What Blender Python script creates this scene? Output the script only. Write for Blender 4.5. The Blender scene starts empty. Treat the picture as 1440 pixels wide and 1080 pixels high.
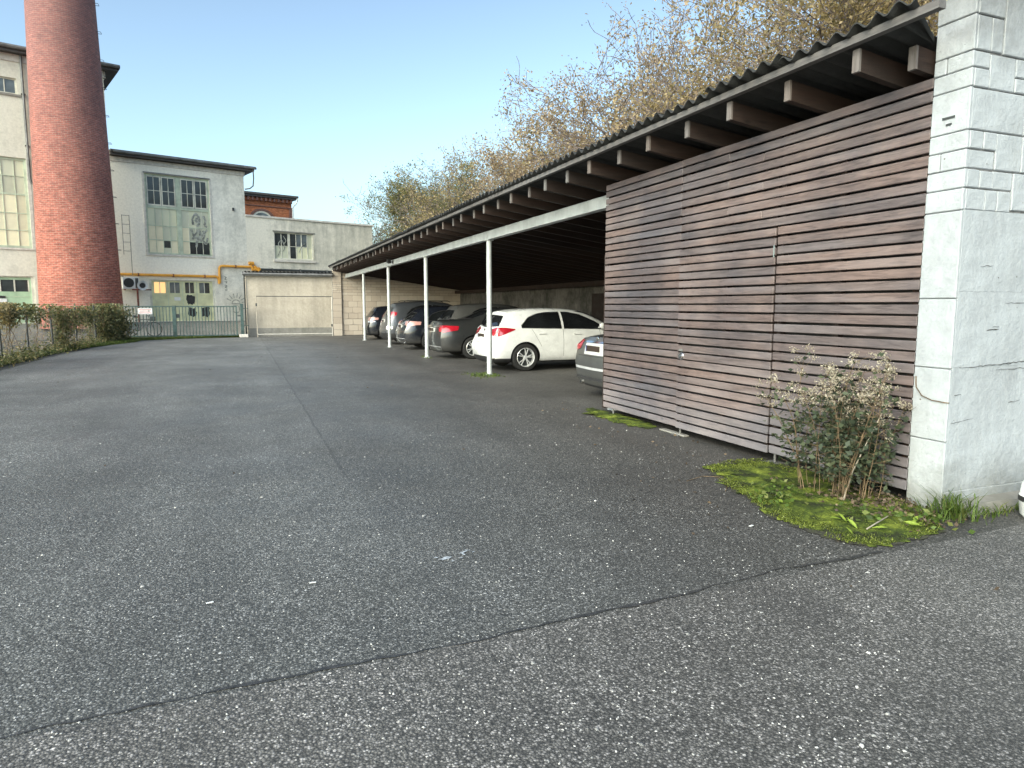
import bpy, math, random
import numpy as np
from mathutils import Vector, Matrix
from mathutils.bvhtree import BVHTree

R = math.radians
sc = bpy.context.scene
col = sc.collection

# ------------------------------------------------------------------ camera
EYE = 1.5
yaw = math.atan2(381.0, math.hypot(960.0, 110.0))
tilt = math.atan2(110.0, 960.0)
cam_d = bpy.data.cameras.new('camera')
cam = bpy.data.objects.new('camera', cam_d)
col.objects.link(cam)
cam.location = (0, 0, EYE)
cam.rotation_euler = (R(90) - tilt, 0, -yaw)
cam_d.sensor_width = 36.0
cam_d.lens = 36.0 * 960.0 / 1440.0
cam_d.clip_end = 3000
sc.camera = cam

# ------------------------------------------------------------------ sky, sun, exposure
SUN_AZ = R(-123)        # measured from +Y towards +X
SUN_EL = R(33)
world = bpy.data.worlds.new('World')
sc.world = world
world.use_nodes = True
wn = world.node_tree
wn.nodes.clear()
sky = wn.nodes.new('ShaderNodeTexSky')
sky.sky_type = 'NISHITA'
sky.sun_disc = False
sky.sun_elevation = SUN_EL
sky.sun_rotation = SUN_AZ
sky.altitude = 200
sky.air_density = 1.0
sky.dust_density = 3.0
sky.ozone_density = 2.0
bg = wn.nodes.new('ShaderNodeBackground')
bg.inputs['Strength'].default_value = 0.120
wo = wn.nodes.new('ShaderNodeOutputWorld')
gam = wn.nodes.new('ShaderNodeGamma')
gam.inputs['Gamma'].default_value = 1.42
hsv = wn.nodes.new('ShaderNodeHueSaturation')
hsv.inputs['Saturation'].default_value = 0.72
wn.links.new(sky.outputs[0], hsv.inputs['Color'])
wn.links.new(hsv.outputs[0], gam.inputs[0])
tnt = wn.nodes.new('ShaderNodeMix'); tnt.data_type = 'RGBA'; tnt.blend_type = 'MULTIPLY'; tnt.inputs[0].default_value = 1
tnt.inputs[7].default_value = (0.95, 1.035, 0.94, 1)      # white balance of the phone picture: cyan rather than violet blue
wn.links.new(gam.outputs[0], tnt.inputs[6])
wn.links.new(tnt.outputs[2], bg.inputs[0])
wn.links.new(bg.outputs[0], wo.inputs[0])

sd = bpy.data.lights.new('sun', 'SUN')
sd.energy = 0.95
sd.angle = R(85)
sd.color = (0.985, 0.975, 0.985)
sun = bpy.data.objects.new('sun', sd)
col.objects.link(sun)
sv = Vector((math.sin(SUN_AZ) * math.cos(SUN_EL), math.cos(SUN_AZ) * math.cos(SUN_EL), math.sin(SUN_EL)))
sun.rotation_euler = sv.to_track_quat('Z', 'Y').to_euler()

vs = sc.view_settings
vs.view_transform = 'Standard'
vs.look = 'None'
vs.gamma = 1
vs.use_curve_mapping = False
vs.exposure = 0.62

# ------------------------------------------------------------------ mesh helpers
class MB:
    def __init__(s):
        s.v = []; s.f = []; s.m = []; s.mi = 0
    def add(s, vs_, fs_):
        b = len(s.v)
        s.v += [tuple(p) for p in vs_]
        for f in fs_:
            s.f.append(tuple(b + i for i in f)); s.m.append(s.mi)
        return s
    def box(s, x0, x1, y0, y1, z0, z1):
        return s.add([(x0,y0,z0),(x1,y0,z0),(x1,y1,z0),(x0,y1,z0),(x0,y0,z1),(x1,y0,z1),(x1,y1,z1),(x0,y1,z1)],
                     [(0,3,2,1),(4,5,6,7),(0,1,5,4),(1,2,6,5),(2,3,7,6),(3,0,4,7)])
    def cbox(s, x0, x1, y0, y1, z0, z1, c=0.006):
        # box with its edges cut back (chamfered)
        P = []
        for (sx, sy, sz) in [(a, b, d) for a in (0, 1) for b in (0, 1) for d in (0, 1)]:
            X = x1 if sx else x0; Y = y1 if sy else y0; Z = z1 if sz else z0
            ix = -c if sx else c; iy = -c if sy else c; iz = -c if sz else c
            P += [(X, Y + iy, Z + iz), (X + ix, Y, Z + iz), (X + ix, Y + iy, Z)]
        id_ = lambda a, b, d, k: (a * 4 + b * 2 + d) * 3 + k
        F = []
        for a in (0, 1):
            q = [id_(a,0,0,0), id_(a,1,0,0), id_(a,1,1,0), id_(a,0,1,0)]; F.append(q if a else q[::-1])
            q = [id_(0,a,0,1), id_(1,a,0,1), id_(1,a,1,1), id_(0,a,1,1)]; F.append(q if not a else q[::-1])
            q = [id_(0,0,a,2), id_(1,0,a,2), id_(1,1,a,2), id_(0,1,a,2)]; F.append(q if a else q[::-1])
        for a in (0, 1):
            for b in (0, 1):
                F.append([id_(a,b,0,0), id_(a,b,1,0), id_(a,b,1,1), id_(a,b,0,1)])
                F.append([id_(a,0,b,0), id_(a,1,b,0), id_(a,1,b,2), id_(a,0,b,2)])
                F.append([id_(0,a,b,1), id_(1,a,b,1), id_(1,a,b,2), id_(0,a,b,2)])
                for d in (0, 1):
                    F.append([id_(a,b,d,0), id_(a,b,d,1), id_(a,b,d,2)])
        return s.add(P, F)
    def tube(s, pts, rad, n=8, cap=True):
        pts = [Vector(p) for p in pts]
        if not hasattr(rad, '__len__'): rad = [rad] * len(pts)
        b = len(s.v); prev = None
        for i, p in enumerate(pts):
            t = (pts[min(i + 1, len(pts) - 1)] - pts[max(i - 1, 0)])
            if t.length < 1e-9: t = Vector((0, 0, 1))
            t.normalize()
            if prev is None:
                u = t.orthogonal().normalized()
            else:
                u = (prev - t * prev.dot(t))
                u = u.normalized() if u.length > 1e-6 else t.orthogonal().normalized()
            prev = u; w = t.cross(u)
            for k in range(n):
                a = 2 * math.pi * k / n
                s.v.append(tuple(p + (u * math.cos(a) + w * math.sin(a)) * rad[i]))
        for i in range(len(pts) - 1):
            for k in range(n):
                k2 = (k + 1) % n
                s.f.append((b + i*n + k, b + i*n + k2, b + (i+1)*n + k2, b + (i+1)*n + k)); s.m.append(s.mi)
        if cap and n > 2:
            s.f.append(tuple(b + k for k in range(n))[::-1]); s.m.append(s.mi)
            e = b + (len(pts) - 1) * n
            s.f.append(tuple(e + k for k in range(n))); s.m.append(s.mi)
        return s
    def lathe(s, prof, n=24, axis='z', o=(0, 0, 0), close=False):
        b = len(s.v)
        for (r, h) in prof:
            for k in range(n):
                a = 2 * math.pi * k / n
                c, d = r * math.cos(a), r * math.sin(a)
                if axis == 'z': p = (o[0] + c, o[1] + d, o[2] + h)
                elif axis == 'y': p = (o[0] + c, o[1] + h, o[2] + d)
                else: p = (o[0] + h, o[1] + c, o[2] + d)
                s.v.append(p)
        L = len(prof)
        for i in range(L if close else L - 1):
            j = (i + 1) % L
            for k in range(n):
                k2 = (k + 1) % n
                s.f.append((b + i*n + k, b + i*n + k2, b + j*n + k2, b + j*n + k)); s.m.append(s.mi)
        return s
    def prism(s, poly, y0, y1):
        # poly in (x, z), extruded along y
        n = len(poly)
        vs_ = [(p[0], y0, p[1]) for p in poly] + [(p[0], y1, p[1]) for p in poly]
        fs_ = [tuple(range(n)), tuple(range(n, 2*n))[::-1]] + [(i, i + n, (i+1) % n + n, (i+1) % n) for i in range(n)]
        return s.add(vs_, fs_)
    def grid(s, P):
        b = len(s.v); h = len(P); w = len(P[0])
        for r_ in P:
            for p in r_: s.v.append(tuple(p))
        for i in range(h - 1):
            for j in range(w - 1):
                s.f.append((b + i*w + j, b + i*w + j + 1, b + (i+1)*w + j + 1, b + (i+1)*w + j)); s.m.append(s.mi)
        return s
    def mesh(s, name, mats, smooth=False):
        me = bpy.data.meshes.new(name)
        me.from_pydata(s.v, [], s.f)
        if not isinstance(mats, (list, tuple)): mats = [mats]
        for m in mats: me.materials.append(m)
        if len(mats) > 1: me.polygons.foreach_set('material_index', s.m)
        if smooth:
            me.polygons.foreach_set('use_smooth', [True] * len(me.polygons))
            me.set_sharp_from_angle(angle=R(smooth if smooth is not True else 40))
        me.update()
        return me
    def build(s, name, mats, parent=None, smooth=False, loc=None, fix=True):
        me = s.mesh(name, mats, smooth)
        if fix:
            import bmesh
            bm = bmesh.new(); bm.from_mesh(me); bmesh.ops.recalc_face_normals(bm, faces=bm.faces); bm.to_mesh(me); bm.free()
        return link(name, me, parent, loc)

def link(name, me, parent=None, loc=None, rot=None):
    o = bpy.data.objects.new(name, me)
    col.objects.link(o)
    if parent is not None: o.parent = parent
    if loc is not None: o.location = loc
    if rot is not None: o.rotation_euler = rot
    return o

def thing(name, label, cat, loc=(0, 0, 0), rz=0, group=None):
    o = bpy.data.objects.new(name, None)
    col.objects.link(o)
    o.empty_display_size = 0.2
    o.location = loc; o.rotation_euler = (0, 0, rz)
    return tag(o, label, cat, group)

def tag(o, label=None, cat=None, group=None, kind=None):
    if label: o['label'] = label
    if cat: o['category'] = cat
    if group: o['group'] = group
    if kind: o['kind'] = kind
    return o

def raw_mesh(name, V, F, mat, nside=4):
    """V: (n,3) array, F: (m,nside) int array"""
    me = bpy.data.meshes.new(name)
    V = np.asarray(V, dtype=np.float32); F = np.asarray(F, dtype=np.int32)
    me.vertices.add(len(V)); me.vertices.foreach_set('co', V.ravel())
    me.loops.add(F.size); me.loops.foreach_set('vertex_index', F.ravel())
    me.polygons.add(len(F)); me.polygons.foreach_set('loop_start', np.arange(0, F.size, nside, dtype=np.int32))
    me.update(calc_edges=True)
    me.materials.append(mat)
    return me

# ------------------------------------------------------------------ material helpers
class NM:
    def __init__(s, name):
        s.mat = bpy.data.materials.new(name); s.mat.use_nodes = True
        s.t = s.mat.node_tree; s.t.nodes.clear()
        s.out = s.t.nodes.new('ShaderNodeOutputMaterial')
        s.b = s.t.nodes.new('ShaderNodeBsdfPrincipled')
        s.t.links.new(s.b.outputs[0], s.out.inputs[0])
    def set(s, sock, v):
        if hasattr(v, 'is_output') or isinstance(v, bpy.types.NodeSocket): s.t.links.new(v, sock)
        elif v is not None:
            if sock.type == 'RGBA' and len(v) == 3: v = (*v, 1)
            sock.default_value = v
    def node(s, typ, ins=None, **props):
        n = s.t.nodes.new(typ)
        for k, v in props.items(): setattr(n, k, v)
        for k, v in (ins or {}).items(): s.set(n.inputs[k], v)
        return n
    def pos(s): return s.node('ShaderNodeNewGeometry').outputs['Position']
    def obj(s): return s.node('ShaderNodeTexCoord').outputs['Object']
    def rand(s): return s.node('ShaderNodeObjectInfo').outputs['Random']
    def island(s): return s.node('ShaderNodeNewGeometry').outputs['Random Per Island']
    def mapv(s, vec, scale=(1, 1, 1), loc=(0, 0, 0)):
        return s.node('ShaderNodeMapping', {'Vector': vec, 'Scale': scale, 'Location': loc}).outputs[0]
    def noise(s, vec, scale, detail=4, rough=.55, dist=0):
        return s.node('ShaderNodeTexNoise', {'Vector': vec, 'Scale': scale, 'Detail': detail, 'Roughness': rough, 'Distortion': dist}).outputs[0]
    def vor(s, vec, scale, feature='F1'):
        return s.node('ShaderNodeTexVoronoi', {'Vector': vec, 'Scale': scale}, feature=feature)
    def ramp(s, fac, stops):
        n = s.t.nodes.new('ShaderNodeValToRGB'); s.set(n.inputs[0], fac)
        el = n.color_ramp.elements
        while len(el) < len(stops): el.new(0.5)
        for e, (p, c) in zip(el, stops):
            e.position = p
            e.color = (c, c, c, 1) if not hasattr(c, '__len__') else (*c, 1)
        return n.outputs[0]
    def mix(s, fac, a, b, mode='MIX'):
        n = s.t.nodes.new('ShaderNodeMix'); n.data_type = 'RGBA'; n.blend_type = mode
        s.set(n.inputs[0], fac)
        s.set(n.inputs[6], a); s.set(n.inputs[7], b)
        return n.outputs[2]
    def math(s, op, a, b=None, clamp=False):
        n = s.t.nodes.new('ShaderNodeMath'); n.operation = op; n.use_clamp = clamp
        s.set(n.inputs[0], a)
        if b is not None: s.set(n.inputs[1], b)
        return n.outputs[0]
    def sep(s, vec):
        n = s.node('ShaderNodeSeparateXYZ', {0: vec}); return n.outputs
    def comb(s, x, y, z):
        return s.node('ShaderNodeCombineXYZ', {0: x, 1: y, 2: z}).outputs[0]
    def bump(s, h, strength=.5, dist=.01, normal=None):
        n = s.node('ShaderNodeBump', {'Height': h, 'Strength': strength, 'Distance': dist})
        if normal is not None: s.set(n.inputs['Normal'], normal)
        s.t.links.new(n.outputs[0], s.b.inputs['Normal']); return n.outputs[0]
    def fin(s, base=None, rough=None, metal=None, spec=None, **kw):
        s.set(s.b.inputs['Base Color'], base); s.set(s.b.inputs['Roughness'], rough)
        s.set(s.b.inputs['Metallic'], metal); s.set(s.b.inputs['Specular IOR Level'], spec)
        for k, v in kw.items(): s.set(s.b.inputs[k.replace('_', ' ')], v)
        return s.mat

def plain(name, c, rough=.6, metal=0, spec=.5, var=.12, scale=6, bump=.15, **kw):
    m = NM(name); p = m.obj()
    n = m.noise(p, scale, 5, .6)
    c2 = tuple(x * (1 - 2 * var) for x in c); c3 = tuple(min(1, x * (1 + var)) for x in c)
    base = m.ramp(n, [(.3, c2), (.7, c3)])
    if bump: m.bump(m.noise(p, scale * 8, 4), bump, .004)
    return m.fin(base, rough, metal, spec, **kw)

def asphalt_mat():
    m = NM('asphalt'); p = m.pos()
    v1 = m.vor(p, 104); v2 = m.vor(p, 47)
    r1 = m.sep(v1.outputs['Color'])[0]; r2 = m.sep(v2.outputs['Color'])
    stone = m.ramp(r1, [(0, (.062, .063, .058)), (.45, (.120, .121, .113)), (.74, (.20, .20, .188)), (.88, (.28, .28, .27)), (1, (.46, .46, .45))])
    thin = m.ramp(m.noise(p, 1.1, 4, .6), [(.36, .15), (.62, 1)])
    stone = m.mix(thin, m.mix(.35, stone, (.12, .12, .112)), stone)
    edge = m.ramp(v1.outputs['Distance'], [(.25, 1.0), (.62, .35)])
    base = m.mix(1, stone, edge, 'MULTIPLY')
    big = m.math('MULTIPLY', m.math('GREATER_THAN', r2[0], .90), m.math('LESS_THAN', v2.outputs['Distance'], .30))
    clump = m.ramp(m.noise(p, 2.2, 3), [(.38, 0), (.62, 1)])
    big = m.math('MULTIPLY', big, clump)
    bcol = m.ramp(r2[1], [(0, (.20, .19, .18)), (1, (.62, .62, .60))])
    base = m.mix(big, base, bcol)
    # patches, lengthwise streaks, damp and the two laid strips of surface
    L = m.ramp(m.noise(p, .33, 5, .6), [(.3, .72), (.7, 1.28)])
    base = m.mix(1, base, L, 'MULTIPLY')
    L2 = m.ramp(m.noise(m.mapv(p, (1.1, .22, 1)), .9, 5, .65), [(.3, .80), (.7, 1.20)])
    base = m.mix(1, base, L2, 'MULTIPLY')
    x, y, z = m.sep(p)[:3]
    wob = m.math('MULTIPLY', m.math('SUBTRACT', m.noise(p, 1.3, 4), .5), .35)
    ln = m.math('SUBTRACT', m.math('SUBTRACT', y, m.math('MULTIPLY', x, .045)), 2.74)
    near = m.math('LESS_THAN', m.math('ADD', ln, m.math('MULTIPLY', wob, .1)), 0)
    base = m.mix(near, base, m.mix(1, base, (1.22, 1.16, 1.14), 'MULTIPLY'))
    # strip along the shed: older, browner, darker surface
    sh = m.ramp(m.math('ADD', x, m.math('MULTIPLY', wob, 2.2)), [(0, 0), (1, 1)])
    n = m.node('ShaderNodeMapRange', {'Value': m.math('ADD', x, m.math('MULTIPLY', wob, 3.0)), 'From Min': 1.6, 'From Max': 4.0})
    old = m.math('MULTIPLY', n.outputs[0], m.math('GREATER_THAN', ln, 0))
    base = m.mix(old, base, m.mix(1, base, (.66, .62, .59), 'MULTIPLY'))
    seam = m.math('GREATER_THAN', m.math('ADD', x, m.math('MULTIPLY', wob, .25)), .80)
    base = m.mix(m.math('MULTIPLY', seam, .16), base, (.035, .035, .035))
    sl = m.math('ABSOLUTE', m.math('SUBTRACT', m.math('ADD', x, m.math('MULTIPLY', wob, .25)), .80))
    sl = m.math('MULTIPLY', m.math('LESS_THAN', sl, .014), m.math('GREATER_THAN', m.math('ADD', y, m.math('MULTIPLY', wob, 8)), 6.0))
    base = m.mix(m.math('MULTIPLY', sl, .55), base, (.03, .03, .03))
    # oil and tyre stains
    sv = m.vor(m.mapv(p, (1, .6, 1)), .75)
    st = m.ramp(m.math('ADD', sv.outputs['Distance'], m.math('MULTIPLY', m.math('SUBTRACT', m.noise(p, 4, 5, .7), .5), .5)), [(.06, .42), (.20, 0)])
    base = m.mix(st, base, (.035, .034, .033))
    far = m.node('ShaderNodeMapRange', {'Value': m.math('ADD', y, m.math('MULTIPLY', wob, 6)), 'From Min': 4.0, 'From Max': 24.0}).outputs[0]  # lighter with distance: grazing sky sheen painted into the colour
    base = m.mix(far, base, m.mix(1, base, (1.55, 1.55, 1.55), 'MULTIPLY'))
    h = m.math('SUBTRACT', 1, v1.outputs['Distance'])
    h = m.math('ADD', h, m.math('MULTIPLY', r1, .6))
    m.bump(h, .55, .006)
    rg = m.ramp(m.noise(p, .8, 4), [(.3, .52), (.7, .70)])
    return m.fin(base, rg, 0, .6)

def plaster_mat(name, c, stain, lo=.45, hi=.7, streak=.5, sx=None, bump=.3, foot=None):
    """rendered wall with grime: cloudy stains and rain streaks; sx=(x0,x1): grime grows along local x"""
    m = NM(name); p = m.obj()
    n1 = m.noise(p, .55, 6, .68)
    n2 = m.noise(m.mapv(p, (1, 1, .13)), 2.6, 5, .7)
    n3 = m.noise(p, 3.2, 6, .7)
    g = m.math('ADD', m.math('MULTIPLY', n1, .45), m.math('ADD', m.math('MULTIPLY', n2, streak * .5), m.math('MULTIPLY', n3, .55 - streak * .5)))
    if sx:
        mr = m.node('ShaderNodeMapRange', {'Value': m.sep(p)[0], 'From Min': sx[0], 'From Max': sx[1], 'To Min': -.13, 'To Max': .06})
        g = m.math('ADD', g, mr.outputs[0])
    k = m.ramp(g, [(lo, 0), (hi, 1)])
    base = m.mix(m.math('MULTIPLY', k, .85), c, stain)
    fine = m.ramp(m.noise(p, 9, 5, .7), [(.3, .86), (.7, 1.08)])
    base = m.mix(1, base, fine, 'MULTIPLY')
    if foot:
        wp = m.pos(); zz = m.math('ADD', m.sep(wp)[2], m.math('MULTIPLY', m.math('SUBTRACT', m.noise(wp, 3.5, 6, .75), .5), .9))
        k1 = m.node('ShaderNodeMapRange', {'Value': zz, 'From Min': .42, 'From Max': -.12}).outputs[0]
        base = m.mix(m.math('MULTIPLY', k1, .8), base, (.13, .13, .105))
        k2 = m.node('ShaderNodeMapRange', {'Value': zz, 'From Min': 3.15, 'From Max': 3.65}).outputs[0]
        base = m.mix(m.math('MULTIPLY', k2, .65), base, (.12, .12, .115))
        sp = m.vor(wp, 9); dk = m.math('LESS_THAN', m.math('ADD', sp.outputs['Distance'], m.math('MULTIPLY', m.noise(wp, 40, 3), .12)), .115)
        base = m.mix(m.math('MULTIPLY', dk, m.math('GREATER_THAN', m.sep(sp.outputs['Color'])[0], .62)), base, (.15, .145, .13))
        ed = m.ramp(m.noise(m.mapv(wp, (1, 1, .25)), 5, 6, .8), [(.60, 0), (.72, .45)])
        base = m.mix(ed, base, (.24, .235, .21))
    b1 = m.node('ShaderNodeBump', {'Height': m.noise(p, 5.5, 5, .65), 'Strength': min(1, bump), 'Distance': .025})
    m.bump(m.noise(p, 34, 6, .75), bump, .01, b1.outputs[0])
    return m.fin(base, .9, 0, .2)

def brick_mat(name, c1, c2, mortar, cyl=None, top=None):
    m = NM(name); p = m.obj()
    x, y, z = m.sep(p)[:3]
    if cyl:
        a = m.math('MULTIPLY', m.math('ARCTAN2', y, x), cyl); vec = m.comb(a, z, 0)
    else:
        vec = m.comb(m.math('ADD', x, y), z, 0)
    wv = m.node('ShaderNodeVectorMath', {0: vec, 1: m.mapv(m.node('ShaderNodeTexNoise', {'Vector': p, 'Scale': 3.0}).outputs[1], (.03, .012, 0))}, operation='ADD').outputs[0]
    bt = m.node('ShaderNodeTexBrick', {'Vector': wv, 'Color1': c1, 'Color2': c2, 'Mortar': mortar, 'Scale': 1.0, 'Mortar Size': .009,
                'Mortar Smooth': .3, 'Bias': 0.0, 'Brick Width': .25, 'Row Height': .085})
    base = bt.outputs[0]
    cell = m.ramp(m.noise(m.mapv(vec, (3.4, 9.5, 1)), 1.0, 2, .7), [(.32, .62), (.62, 1.15), (.82, 1.75)])
    base = m.mix(1, base, cell, 'MULTIPLY')
    soot = m.ramp(m.noise(p, .6, 6, .7), [(.35, .72), (.7, 1.1)])
    base = m.mix(1, base, soot, 'MULTIPLY')
    if top:
        k = m.node('ShaderNodeMapRange', {'Value': m.math('ADD', z, m.math('MULTIPLY', m.noise(p, .5, 4), 4)), 'From Min': top[0], 'From Max': top[1]}).outputs[0]
        base = m.mix(k, base, m.mix(.5, base, (.17, .115, .125)))
    m.bump(m.math('SUBTRACT', cell, m.math('MULTIPLY', bt.outputs[1], 1.0)), .5, .012)
    return m.fin(base, .85, 0, .25)

def wood_mat(name, c, c2, grey=(.26, .25, .27), spec=.4, axis='y', rough=.6, pale=.35):
    m = NM(name); p = m.obj(); r = m.rand()
    off = m.comb(m.math('MULTIPLY', r, 31), m.math('MULTIPLY', r, 17), m.math('MULTIPLY', r, 53))
    pp = m.node('ShaderNodeVectorMath', {0: p, 1: off}, operation='ADD').outputs[0]
    sc_ = {'y': (7, .55, 7), 'x': (.55, 7, 7), 'z': (7, 7, .55)}[axis]
    gr = m.noise(m.mapv(pp, sc_), 6, 6, .7, 1.2)
    fine = m.noise(m.mapv(pp, sc_), 28, 4, .7)
    base = m.ramp(gr, [(.28, c2), (.5, c), (.72, tuple(min(1, x * 1.35) for x in c))])
    tint = m.ramp(r, [(0, (.86, .88, .92)), (.35, (1, .97, .97)), (.7, (1.08, 1.0, .97)), (1, (1.22, 1.12, 1.07))])
    base = m.mix(1, base, tint, 'MULTIPLY')
    # knots
    sk = {'y': (1, .55, 1), 'x': (.55, 1, 1), 'z': (1, 1, .55)}[axis]
    v = m.vor(m.mapv(pp, sk), 3.4)
    kn = m.ramp(v.outputs['Distance'], [(.03, 1), (.085, 0)])
    base = m.mix(m.math('MULTIPLY', kn, .75), base, tuple(x * .3 for x in c))
    w = m.ramp(m.noise(m.mapv(pp, tuple(.25 * q for q in sc_)), 3, 4, .6), [(.45, 0), (.75, 1)])
    base = m.mix(m.math('MULTIPLY', w, pale), base, grey)
    if axis == 'y' and 'slat' in name:
        zw = m.node('ShaderNodeMapRange', {'Value': m.math('ADD', m.sep(m.pos())[2], m.math('MULTIPLY', m.noise(m.pos(), 1.4, 4), .5)), 'From Min': .95, 'From Max': .20}).outputs[0]
        base = m.mix(m.math('MULTIPLY', zw, .75), base, m.mix(.5, base, (.30, .32, .36)))
        pt = m.ramp(m.noise(m.pos(), .9, 5, .65), [(.35, (.68, .69, .74)), (.65, (1.32, 1.22, 1.15))])
        base = m.mix(1, base, pt, 'MULTIPLY')
    m.bump(m.math('ADD', gr, m.math('MULTIPLY', fine, .5)), .35, .006)
    return m.fin(base, m.ramp(gr, [(.3, rough - .12), (.7, rough + .12)]), 0, spec)

def glass_mat(name, c=(.02, .025, .03), rough=.04, spec=.6, wav=.06):
    m = NM(name); p = m.obj()
    if wav: m.bump(m.noise(p, 2.2, 2), wav, .05)
    base = m.ramp(m.noise(p, 1.5, 4), [(.3, tuple(x * .6 for x in c)), (.7, tuple(x * 1.6 for x in c))])
    return m.fin(base, rough, 0, spec)

def milky_mat(name, emis=0.0, tint=(.56, .57, .44)):
    m = NM(name); p = m.obj(); r = m.rand()
    n = m.noise(p, 2.3, 5, .65)
    c = m.ramp(m.math('ADD', m.math('MULTIPLY', r, .6), m.math('MULTIPLY', n, .4)),
               [(.15, tuple(x * .72 for x in tint)), (.5, tint), (.85, (min(1, tint[0] * 1.3), min(1, tint[1] * 1.25), tint[2] * 1.1))])
    if emis:
        m.set(m.b.inputs['Emission Color'], m.ramp(n, [(.35, (.55, .42, .2)), (.65, (1, .85, .5))]))
        m.b.inputs['Emission Strength'].default_value = emis
    m.bump(m.noise(p, 5, 3), .2, .01)
    return m.fin(c, .28, 0, .5)

def paint_mat(name, c, metal=.0, rough=.25, flake=0):
    m = NM(name); p = m.obj()
    d = m.ramp(m.noise(p, 4, 6, .65), [(.35, .86), (.7, 1.05)])
    base = m.mix(1, c, d, 'MULTIPLY')
    low = m.node('ShaderNodeMapRange', {'Value': m.math('ADD', m.sep(p)[2], m.math('MULTIPLY', m.noise(p, 9, 4), .25)), 'From Min': .62, 'From Max': .28}).outputs[0]
    base = m.mix(m.math('MULTIPLY', low, .35), base, (.17, .16, .14))
    rg = m.ramp(m.noise(p, 3, 5), [(.3, rough), (.7, rough + .14)])
    return m.fin(base, rg, metal, .5, Coat_Weight=.8, Coat_Roughness=.06)

def leaf_mat(name, stops, trans=.45):
    m = NM(name)
    g = m.node('ShaderNodeNewGeometry')
    c = m.ramp(m.math('ADD', m.math('MULTIPLY', g.outputs['Random Per Island'], .7), m.math('MULTIPLY', m.noise(g.outputs['Position'], .35, 3), .3)), stops)
    m.set(m.b.inputs['Base Color'], c); m.b.inputs['Roughness'].default_value = .55
    m.b.inputs['Specular IOR Level'].default_value = .3
    tr = m.node('ShaderNodeBsdfTranslucent', {'Color': m.mix(1, c, (1.25, 1.15, .7), 'MULTIPLY')})
    mx = m.node('ShaderNodeMixShader', {0: trans})
    m.t.links.new(m.b.outputs[0], mx.inputs[1]); m.t.links.new(tr.outputs[0], mx.inputs[2])
    m.t.links.new(mx.outputs[0], m.out.inputs[0])
    return m.mat

def light_mat(name, c, rough=.15):
    m = NM(name); p = m.obj()
    w = m.node('ShaderNodeTexWave', {'Vector': p, 'Scale': 22.0, 'Distortion': .5}, bands_direction='Z').outputs[0]
    base = m.mix(w, c, tuple(min(1, x * .6) for x in c))
    return m.fin(base, rough, 0, .6, Coat_Weight=1.0, Coat_Roughness=.03)

def ground_mat():
    m = NM('ground_soil'); p = m.pos()
    n = m.noise(p, .25, 6, .65); f = m.noise(p, 6, 5, .7)
    base = m.ramp(n, [(.3, (.07, .068, .062)), (.5, (.10, .098, .092)), (.7, (.055, .062, .035))])
    base = m.mix(1, base, m.ramp(f, [(.3, .7), (.7, 1.25)]), 'MULTIPLY')
    m.bump(f, .5, .03)
    return m.fin(base, .9, 0, .2)

def moss_mat():
    m = NM('moss'); p = m.pos()
    n = m.noise(p, 5, 5, .7); f = m.noise(p, 60, 3, .7)
    c = m.ramp(n, [(.36, (.030, .034, .018)), (.47, (.060, .085, .018)), (.57, (.14, .175, .028)), (.72, (.25, .29, .045))])
    c = m.mix(1, c, m.ramp(f, [(.3, .5), (.7, 1.3)]), 'MULTIPLY')
    m.bump(f, .8, .012)
    return m.fin(c, .9, 0, .15)

M = {}
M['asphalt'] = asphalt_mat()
M['ground'] = ground_mat()
M['moss'] = moss_mat()
def soil_mat():
    m = NM('damp_soil'); p = m.pos()
    base = m.ramp(m.noise(p, 28, 5, .7), [(.3, (.035, .033, .026)), (.5, (.060, .058, .046)), (.62, (.070, .078, .034)), (.75, (.12, .115, .095))])
    m.bump(m.noise(p, 60, 4, .7), .8, .01)
    return m.fin(base, .9, 0, .2)
M['soil'] = soil_mat()
M['tar'] = plain('tar_seam', (.040, .040, .041), .55, var=.3, scale=20, bump=.6)
M['stone'] = NM('light_chips').fin((.4, .4, .39), .6)
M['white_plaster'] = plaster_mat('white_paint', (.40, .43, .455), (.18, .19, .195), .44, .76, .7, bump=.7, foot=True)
M['crack'] = plain('crack_shadow_dirt', (.09, .09, .088), .95, var=.3, scale=30, bump=0)
M['joint'] = plain('block_joint', (.20, .20, .20), .95, var=.3, scale=12, bump=.6)
M['mid_wall'] = plaster_mat('factory_render', (.82, .79, .70), (.34, .34, .30), .47, .70, .5, (-4.0, -.6))
M['low_wall'] = plaster_mat('annex_render', (.74, .70, .60), (.28, .28, .24), .44, .66, .7, (.6, 3.2))
M['tall_wall'] = plaster_mat('tall_factory_render', (.68, .66, .57), (.38, .37, .32), .48, .74, .4)
M['lean_wall'] = plaster_mat('pinkish_concrete', (.47, .42, .35), (.22, .20, .165), .42, .68, .7)
M['block'] = NM('beige_block')
def _blk():
    m = M['block']; p = m.obj(); r = m.rand()
    c = m.ramp(m.math('ADD', m.math('MULTIPLY', r, .5), m.math('MULTIPLY', m.noise(p, 2.2, 5, .7), .5)), [(.2, (.38, .325, .27)), (.5, (.44, .38, .32)), (.8, (.49, .435, .37))])
    m.bump(m.noise(p, 30, 5, .7), .4, .01)
    return m.fin(c, .9, 0, .2)
M['block'] = _blk()
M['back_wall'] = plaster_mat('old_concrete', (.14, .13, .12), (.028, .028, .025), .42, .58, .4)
M['plinth'] = plaster_mat('plinth_concrete', (.26, .25, .23), (.12, .12, .10), .42, .66, .4)
M['chimney'] = brick_mat('chimney_brick', (.40, .125, .088), (.31, .098, .074), (.40, .27, .225), 1.65, (6, 17))
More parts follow.
